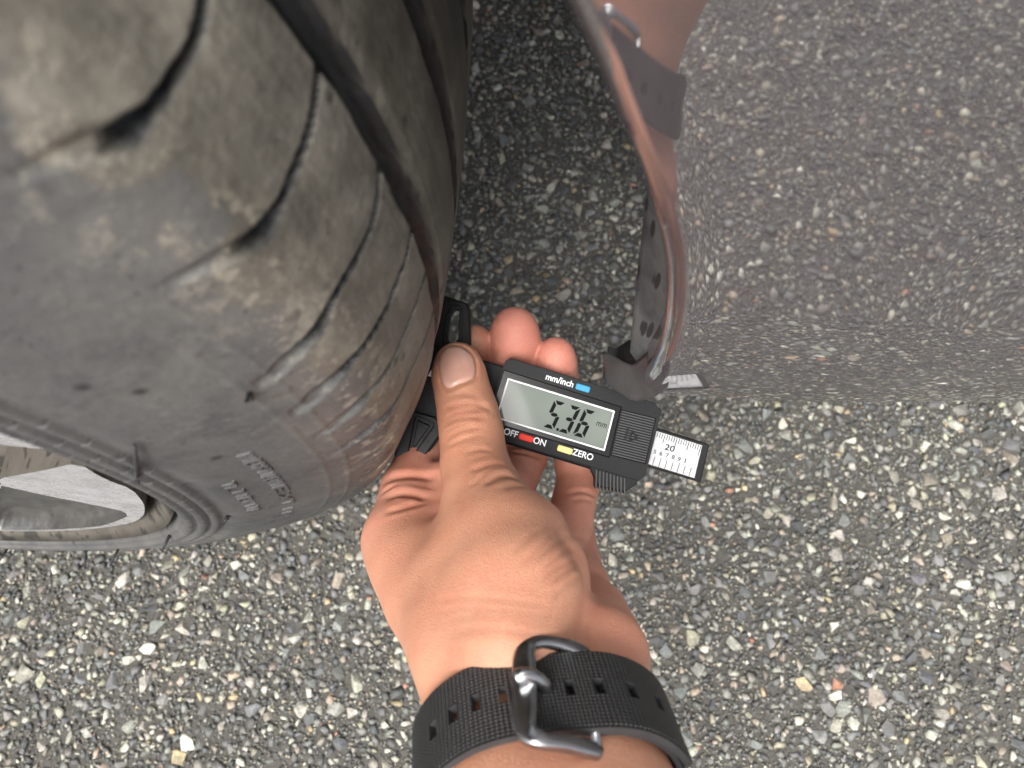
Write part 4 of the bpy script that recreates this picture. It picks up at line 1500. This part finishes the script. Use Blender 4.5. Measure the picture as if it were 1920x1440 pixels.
def finish_hand():
    V, F, segs = build_hand()
    print('hand verts', len(V))
    W = V / 1000.0
    # colours from nearest bones
    acc, ws = np.zeros((len(V), 3)), np.zeros(len(V))
    for P0, r0, P1, r1, c in segs:
        d = P1 - P0
        q = V - P0
        t = np.clip(q @ d / (d @ d), 0, 1)
        ds = np.linalg.norm(q - t[:, None] * d, axis=1) - (r0 + (r1 - r0) * t)
        w = np.exp(-np.maximum(ds, -2) / 3.0)
        acc += w[:, None] * np.array(c)
        ws += w
    col = acc / ws[:, None]
    bvh = BVHTree.FromPolygons([tuple(p) for p in W], [tuple(int(i) for i in f) for f in F])
    me = bpy.data.meshes.new('hand')
    me.vertices.add(len(W))
    me.vertices.foreach_set('co', W.ravel())
    me.loops.add(F.size)
    me.loops.foreach_set('vertex_index', F.ravel().astype(np.int32))
    me.polygons.add(len(F))
    me.polygons.foreach_set('loop_start', (np.arange(len(F)) * 4).astype(np.int32))
    me.polygons.foreach_set('use_smooth', np.ones(len(F), bool))
    me.update(calc_edges=True)
    N = np.zeros(len(W) * 3)
    me.vertices.foreach_get('normal', N)
    N = N.reshape(-1, 3)
    if (N * (W - W.mean(0))).sum() < 0:
        me.flip_normals()
        me.update()
        N = -N
    disp, crs = np.zeros(len(W)), np.zeros(len(W))
    for pts, wd, dp in CREASES:
        dense = catmull(np.array(pts, float), 14 if len(pts) < 8 else 40)
        P = []
        for x, y in dense:
            p, n = cast(bvh, x, y)
            if p is not None:
                P.append(p)
        if len(P) < 4:
            continue
        P = np.array([tuple(p) for p in P])
        keep = np.r_[True, np.linalg.norm(np.diff(P, axis=0), axis=1) < 0.012]
        P = P[keep]
        P = catmull(P, 60)
        near = np.flatnonzero(((W > P.min(0) - .006) & (W < P.max(0) + .006)).all(1))
        if not len(near):
            continue
        D = np.linalg.norm(W[near][:, None] - P[None], axis=2)
        d = D.min(1) * 1000
        fr = D.argmin(1) / 59.0
        fd = np.clip(np.minimum(fr, 1 - fr) * 5, 0, 1)
        fd = np.maximum(fd, 0.05)
        g = np.exp(-(d / wd) ** 2) * fd
        disp[near] -= dp * g * 1.25
        disp[near] += dp * 0.45 * np.exp(-((d - 2.4 * wd) / (1.1 * wd)) ** 2) * fd
        crs[near] = np.maximum(crs[near], np.exp(-(d / (wd * 0.6)) ** 2) * fd * min(1, dp / 0.6))
    W2 = W + N * (disp / 1000)[:, None]
    me.vertices.foreach_set('co', W2.ravel())
    a = me.attributes.new('skin_colour', 'FLOAT_COLOR', 'POINT')
    a.data.foreach_set('color', np.c_[col, np.ones(len(col))].ravel().astype(np.float32))
    a = me.attributes.new('crease', 'FLOAT', 'POINT')
    a.data.foreach_set('value', crs.astype(np.float32))
    me.materials.append(M_skin)
    me.update()
    o = bpy.data.objects.new('person', me)
    link(o)
    tag(o, 'left hand and wrist of a person, palm up, gripping the gauge with thumb on top', 'person')
    # thumb nail
    ol = np.array([(824, 664), (836, 652), (853, 647), (868, 651), (880, 659), (889, 670), (893, 690), (891, 706), (880, 714), (862, 721), (845, 728), (835, 728), (828, 718), (823, 696), (821, 678)], float)
    ol = catmull(np.vstack([ol, ol[:1]]), 49)[:-1]
    cen = ol.mean(0)
    V, F = [], []
    rings = np.linspace(0, 1, 10)[1:]
    p, n = cast(bvh, *cen)
    V.append(p + n * 0.00085)
    for fr in rings:
        for q in ol:
            s = cen + (q - cen) * fr
            p, n = cast(bvh, *s)
            if p is None:
                p, n = cast(bvh, *(cen + (q - cen) * fr * 0.93))
            lift = 0.00085 if fr < 0.95 else -0.0003
            lift += 0.0004 * (1 - fr ** 2)
            V.append(p + n * lift)
    m = len(ol)
    for i in range(m):
        F.append((0, 1 + i, 1 + (i + 1) % m))
    for k in range(len(rings) - 1):
        for i in range(m):
            a_, b_ = 1 + k * m + i, 1 + k * m + (i + 1) % m
            F.append((a_, a_ + m, b_ + m, b_))
    nl = recalc(mesh_obj('thumb_nail', V, F, M_nail, o, True))
    sm = nl.modifiers.new('smooth', 'SMOOTH')
    sm.factor, sm.iterations = 0.5, 4
    return o, bvh

hand, hand_bvh = finish_hand()

# ------------------------------------------------------------------ watch strap
def strap_materials():
    t = NT('black_strap_rubber')
    uv = t.n('ShaderNodeUVMap').outputs[0]
    sp = t.n('ShaderNodeSeparateXYZ')
    t.l(uv, sp.inputs[0])
    su = t.math('ABSOLUTE', t.math('SINE', t.math('MULTIPLY', sp.outputs[0], math.pi)))
    sv = t.math('ABSOLUTE', t.math('SINE', t.math('MULTIPLY', sp.outputs[1], math.pi)))
    knob = t.math('POWER', t.math('MULTIPLY', su, sv), 0.6)
    c = t.coord()
    f = t.noise(c, 300, 4)
    t.set(Color=t.ramp(f, [(0.3, (0.014, 0.014, 0.015)), (0.7, (0.024, 0.024, 0.025))]), Roughness=0.42)
    t.b.inputs['Specular IOR Level'].default_value = 0.45
    t.bump(knob, 1.0, 0.0006)
    a = t.m
    b = simple('strap_edge_rubber', (0.035, 0.036, 0.038), 0.45, nscale=200)
    t = NT('brushed_steel')
    c = t.coord()
    f = t.noise(c, 200, 4)
    t.set(Color=t.ramp(f, [(0.3, (0.34, 0.34, 0.35)), (0.7, (0.46, 0.46, 0.47))]), Metallic=1.0, Roughness=t.maprange(f, 0.3, 0.7, 0.16, 0.28))
    return a, b, t.m

M_strap, M_strap_e, M_steel = strap_materials()
SEG = 9.6

def ring(arc, s, hgt):
    """wrist ring: arc mm from the palm-side apex (to the little finger +), s mm along the arm (to the hand +), hgt mm above skin"""
    r = 20.6
    A = SEG
    q = math.pi * r
    sg = 1 if arc >= 0 else -1
    x = abs(arc)
    if x <= A:
        l, u, nl, nu = x, r, 0, 1
    elif x <= A + q:
        t = (x - A) / r
        l, u, nl, nu = A + r * math.sin(t), r * math.cos(t), math.sin(t), math.cos(t)
    else:
        l, u, nl, nu = A - (x - A - q), -r, 0, -1
    return wr(sg * (l + nl * hgt), u + nu * hgt, s) / 1000.0

def band(name, arc0, arc1, half, h0, thick, holes, parent, lift=lambda a: 0.0, dens=1.0, tip=None):
    """strap strip from arc0 to arc1 with real slots; holes = arc positions"""
    da = 0.55
    arcs = np.arange(arc0, arc1 + da * 0.5, da)
    ss = np.linspace(-half, half, 41)
    n, m = len(arcs), len(ss)
    V = []
    for top in (1, 0):
        for a in arcs:
            hf = half
            sc = 1.0
            if tip is not None:
                e = (arc1 - a) / half if tip > 0 else (a - arc0) / half
                sc = math.sqrt(max(0.02, 1 - max(0, 1 - e) ** 2.4)) if e < 1 else 1.0
            for s in ss:
                rim_ = 0.45 * max(0, (abs(s) / half - 0.93) / 0.07) ** 2
                V.append(ring(a, s * sc, h0 + lift(a) + (thick - rim_ if top else 0)))
    hole = np.zeros((n - 1, m - 1), bool)
    for hc in holes:
        for i in range(n - 1):
            if abs((arcs[i] + arcs[i + 1]) / 2 - hc) < 1.0:
                for j in range(m - 1):
                    if abs((ss[j] + ss[j + 1]) / 2) < 2.4:
                        hole[i, j] = True
    F, side = [], []
    T = lambda i, j: i * m + j
    B = lambda i, j: n * m + i * m + j
    solid = ~hole
    for i in range(n - 1):
        for j in range(m - 1):
            if not solid[i, j]:
                continue
            F.append((T(i, j), T(i, j + 1), T(i + 1, j + 1), T(i + 1, j)))
            side.append(0)
            F.append((B(i, j), B(i + 1, j), B(i + 1, j + 1), B(i, j + 1)))
            side.append(0)
            for (di, dj, p, q) in ((-1, 0, (i, j), (i, j + 1)), (1, 0, (i + 1, j), (i + 1, j + 1)), (0, -1, (i, j), (i + 1, j)), (0, 1, (i, j + 1), (i + 1, j + 1))):
                ii, jj = i + di, j + dj
                if ii < 0 or jj < 0 or ii >= n - 1 or jj >= m - 1 or not solid[ii, jj]:
                    F.append((T(*p), T(*q), B(*q), B(*p)))
                    side.append(1)
    o = mesh_obj(name, V, F, M_strap, parent, True)
    me = o.data
    me.materials.append(M_strap_e)
    me.polygons.foreach_set('material_index', side)
    uvl = me.uv_layers.new(name='UVMap')
    uvs = np.zeros((len(me.loops), 2), np.float32)
    vi = np.zeros(len(me.loops), np.int32)
    me.loops.foreach_get('vertex_index', vi)
    k = vi % (n * m)
    uvs[:, 0] = arcs[k // m] / 1.0
    uvs[:, 1] = ss[k % m] / 1.05
    uvl.data.foreach_set('uv', uvs.ravel())
    recalc(o)
    sh = o.modifiers.new('ns', 'EDGE_SPLIT')
    sh.split_angle = R_(40)
    return o

def build_strap():
    st = empty('watch_strap', tuple(W0 / 1000.0), 'black textured rubber watch strap with steel buckle on the wrist', 'watch strap')
    pitch = 7.0
    bk = -7.5                                   # arc position of the buckle bar
    holes = [bk - 4.4 - pitch * k for k in range(3)]
    band('strap_tail', -64, 40, 12.0, 2.4, 2.3, [h for h in (-28.8, -23.4, -18.0, -12.6, 3.0, 10.2, 17.4, 24.6, 31.8)], st, tip=1,
         lift=lambda a: 0.9 * math.exp(-((a - 3) / 14.0) ** 2))
    band('strap_buckle_side', 1.5, 64, 10.4, 0.5, 1.7, [], st, lift=lambda a: 0.0)
    # buckle frame: bar across the strap, two arms back to the pin
    path = []
    hw = 15.0
    def P(arc, s, hh):
        path.append(ring(arc + 0.14 * s, s - 1.4, hh))
    P(9.0, hw - 0.6, 2.0); P(5.0, hw, 4.4); P(0.5, hw + 0.2, 6.2); P(-4.0, hw, 7.4); P(-7.0, hw - 1.2, 7.8); P(-8.2, hw - 3.6, 7.6); P(-8.4, 6, 7.4); P(-8.4, 0, 7.3); P(-8.4, -6, 7.4)
    P(-8.2, -hw + 3.6, 7.6); P(-7.0, -hw + 1.2, 7.8); P(-4.0, -hw, 7.4); P(0.5, -hw - 0.2, 6.2); P(5.0, -hw, 4.4); P(9.0, -hw + 0.6, 2.0)
    path = catmull(np.array(path), 90)
    n = len(path)
    cen = W0 / 1000.0
    V, F, sg = [], [], 18
    for i in range(n):
        t = path[min(i + 1, n - 1)] - path[max(i - 1, 0)]
        t /= np.linalg.norm(t)
        rel = path[i] - cen
        rel = rel - (AX * (AX @ rel))
        nn = rel - t * (t @ rel)
        nn /= np.linalg.norm(nn)
        bb = np.cross(t, nn)
        f = abs(i / (n - 1) * 2 - 1)
        wb, tn = 0.0018 + 0.0013 * math.exp(-(f / 0.45) ** 4), 0.0014
        if f > 0.72:
            wb += 0.0005 * min(1, (f - 0.72) / 0.15)
        if f > 0.96:
            wb *= 1 - 0.5 * ((f - 0.96) / 0.04) ** 2
        for k in range(sg):
            w_ = 2 * math.pi * k / sg
            c_, s_ = math.cos(w_), math.sin(w_)
            V.append(path[i] + bb * (wb * math.copysign(abs(c_) ** 0.6, c_)) + nn * (tn * math.copysign(abs(s_) ** 0.6, s_)))
    for i in range(n - 1):
        for k in range(sg):
            F.append((i * sg + k, i * sg + (k + 1) % sg, (i + 1) * sg + (k + 1) % sg, (i + 1) * sg + k))
    F += [tuple(range(sg))[::-1], tuple((n - 1) * sg + k for k in range(sg))]
    b = recalc(mesh_obj('buckle', V, F, M_steel, st, True))
    # spring bar, end cap plates and tongue
    V, F = tube_mesh([ring(8.4 - 0.14 * hw, -hw - 1.0, 2.6), ring(8.4 + 0.14 * hw, hw - 2.0, 2.6)], 0.0012, 10)
    mesh_obj('buckle_pin', V, F, M_steel, b, True)
    tp = catmull(np.array([ring(-2.4, 0, 2.5), ring(-2.8, 0, 5.6), ring(-4.2, 0, 7.8), ring(-6.5, 0, 9.8), ring(-8.6, 0, 10.4), ring(-10.2, 0, 9.9)]), 24)
    V, F = tube_mesh(tp, 0.0019, 10)
    mesh_obj('buckle_tongue', V, F, M_steel, b, True)
    # watch head hidden under the wrist closes the loop
    cs = [(x * 19, y * 19) for x, y in [(math.cos(2 * math.pi * k / 40), math.sin(2 * math.pi * k / 40)) for k in range(40)]]
    V, F = [], []
    for hh in (0.5, 9.0):
        for x, y in cs:
            V.append(wr(x, -20.6 - hh, y) / 1000.0)
    n = 40
    F = [tuple(range(n)), tuple(range(n, 2 * n))[::-1]] + [(i, (i + 1) % n, n + (i + 1) % n, n + i) for i in range(n)]
    bevel(recalc(mesh_obj('watch_case', V, F, M_steel, st)), 0.001, 3)

build_strap()
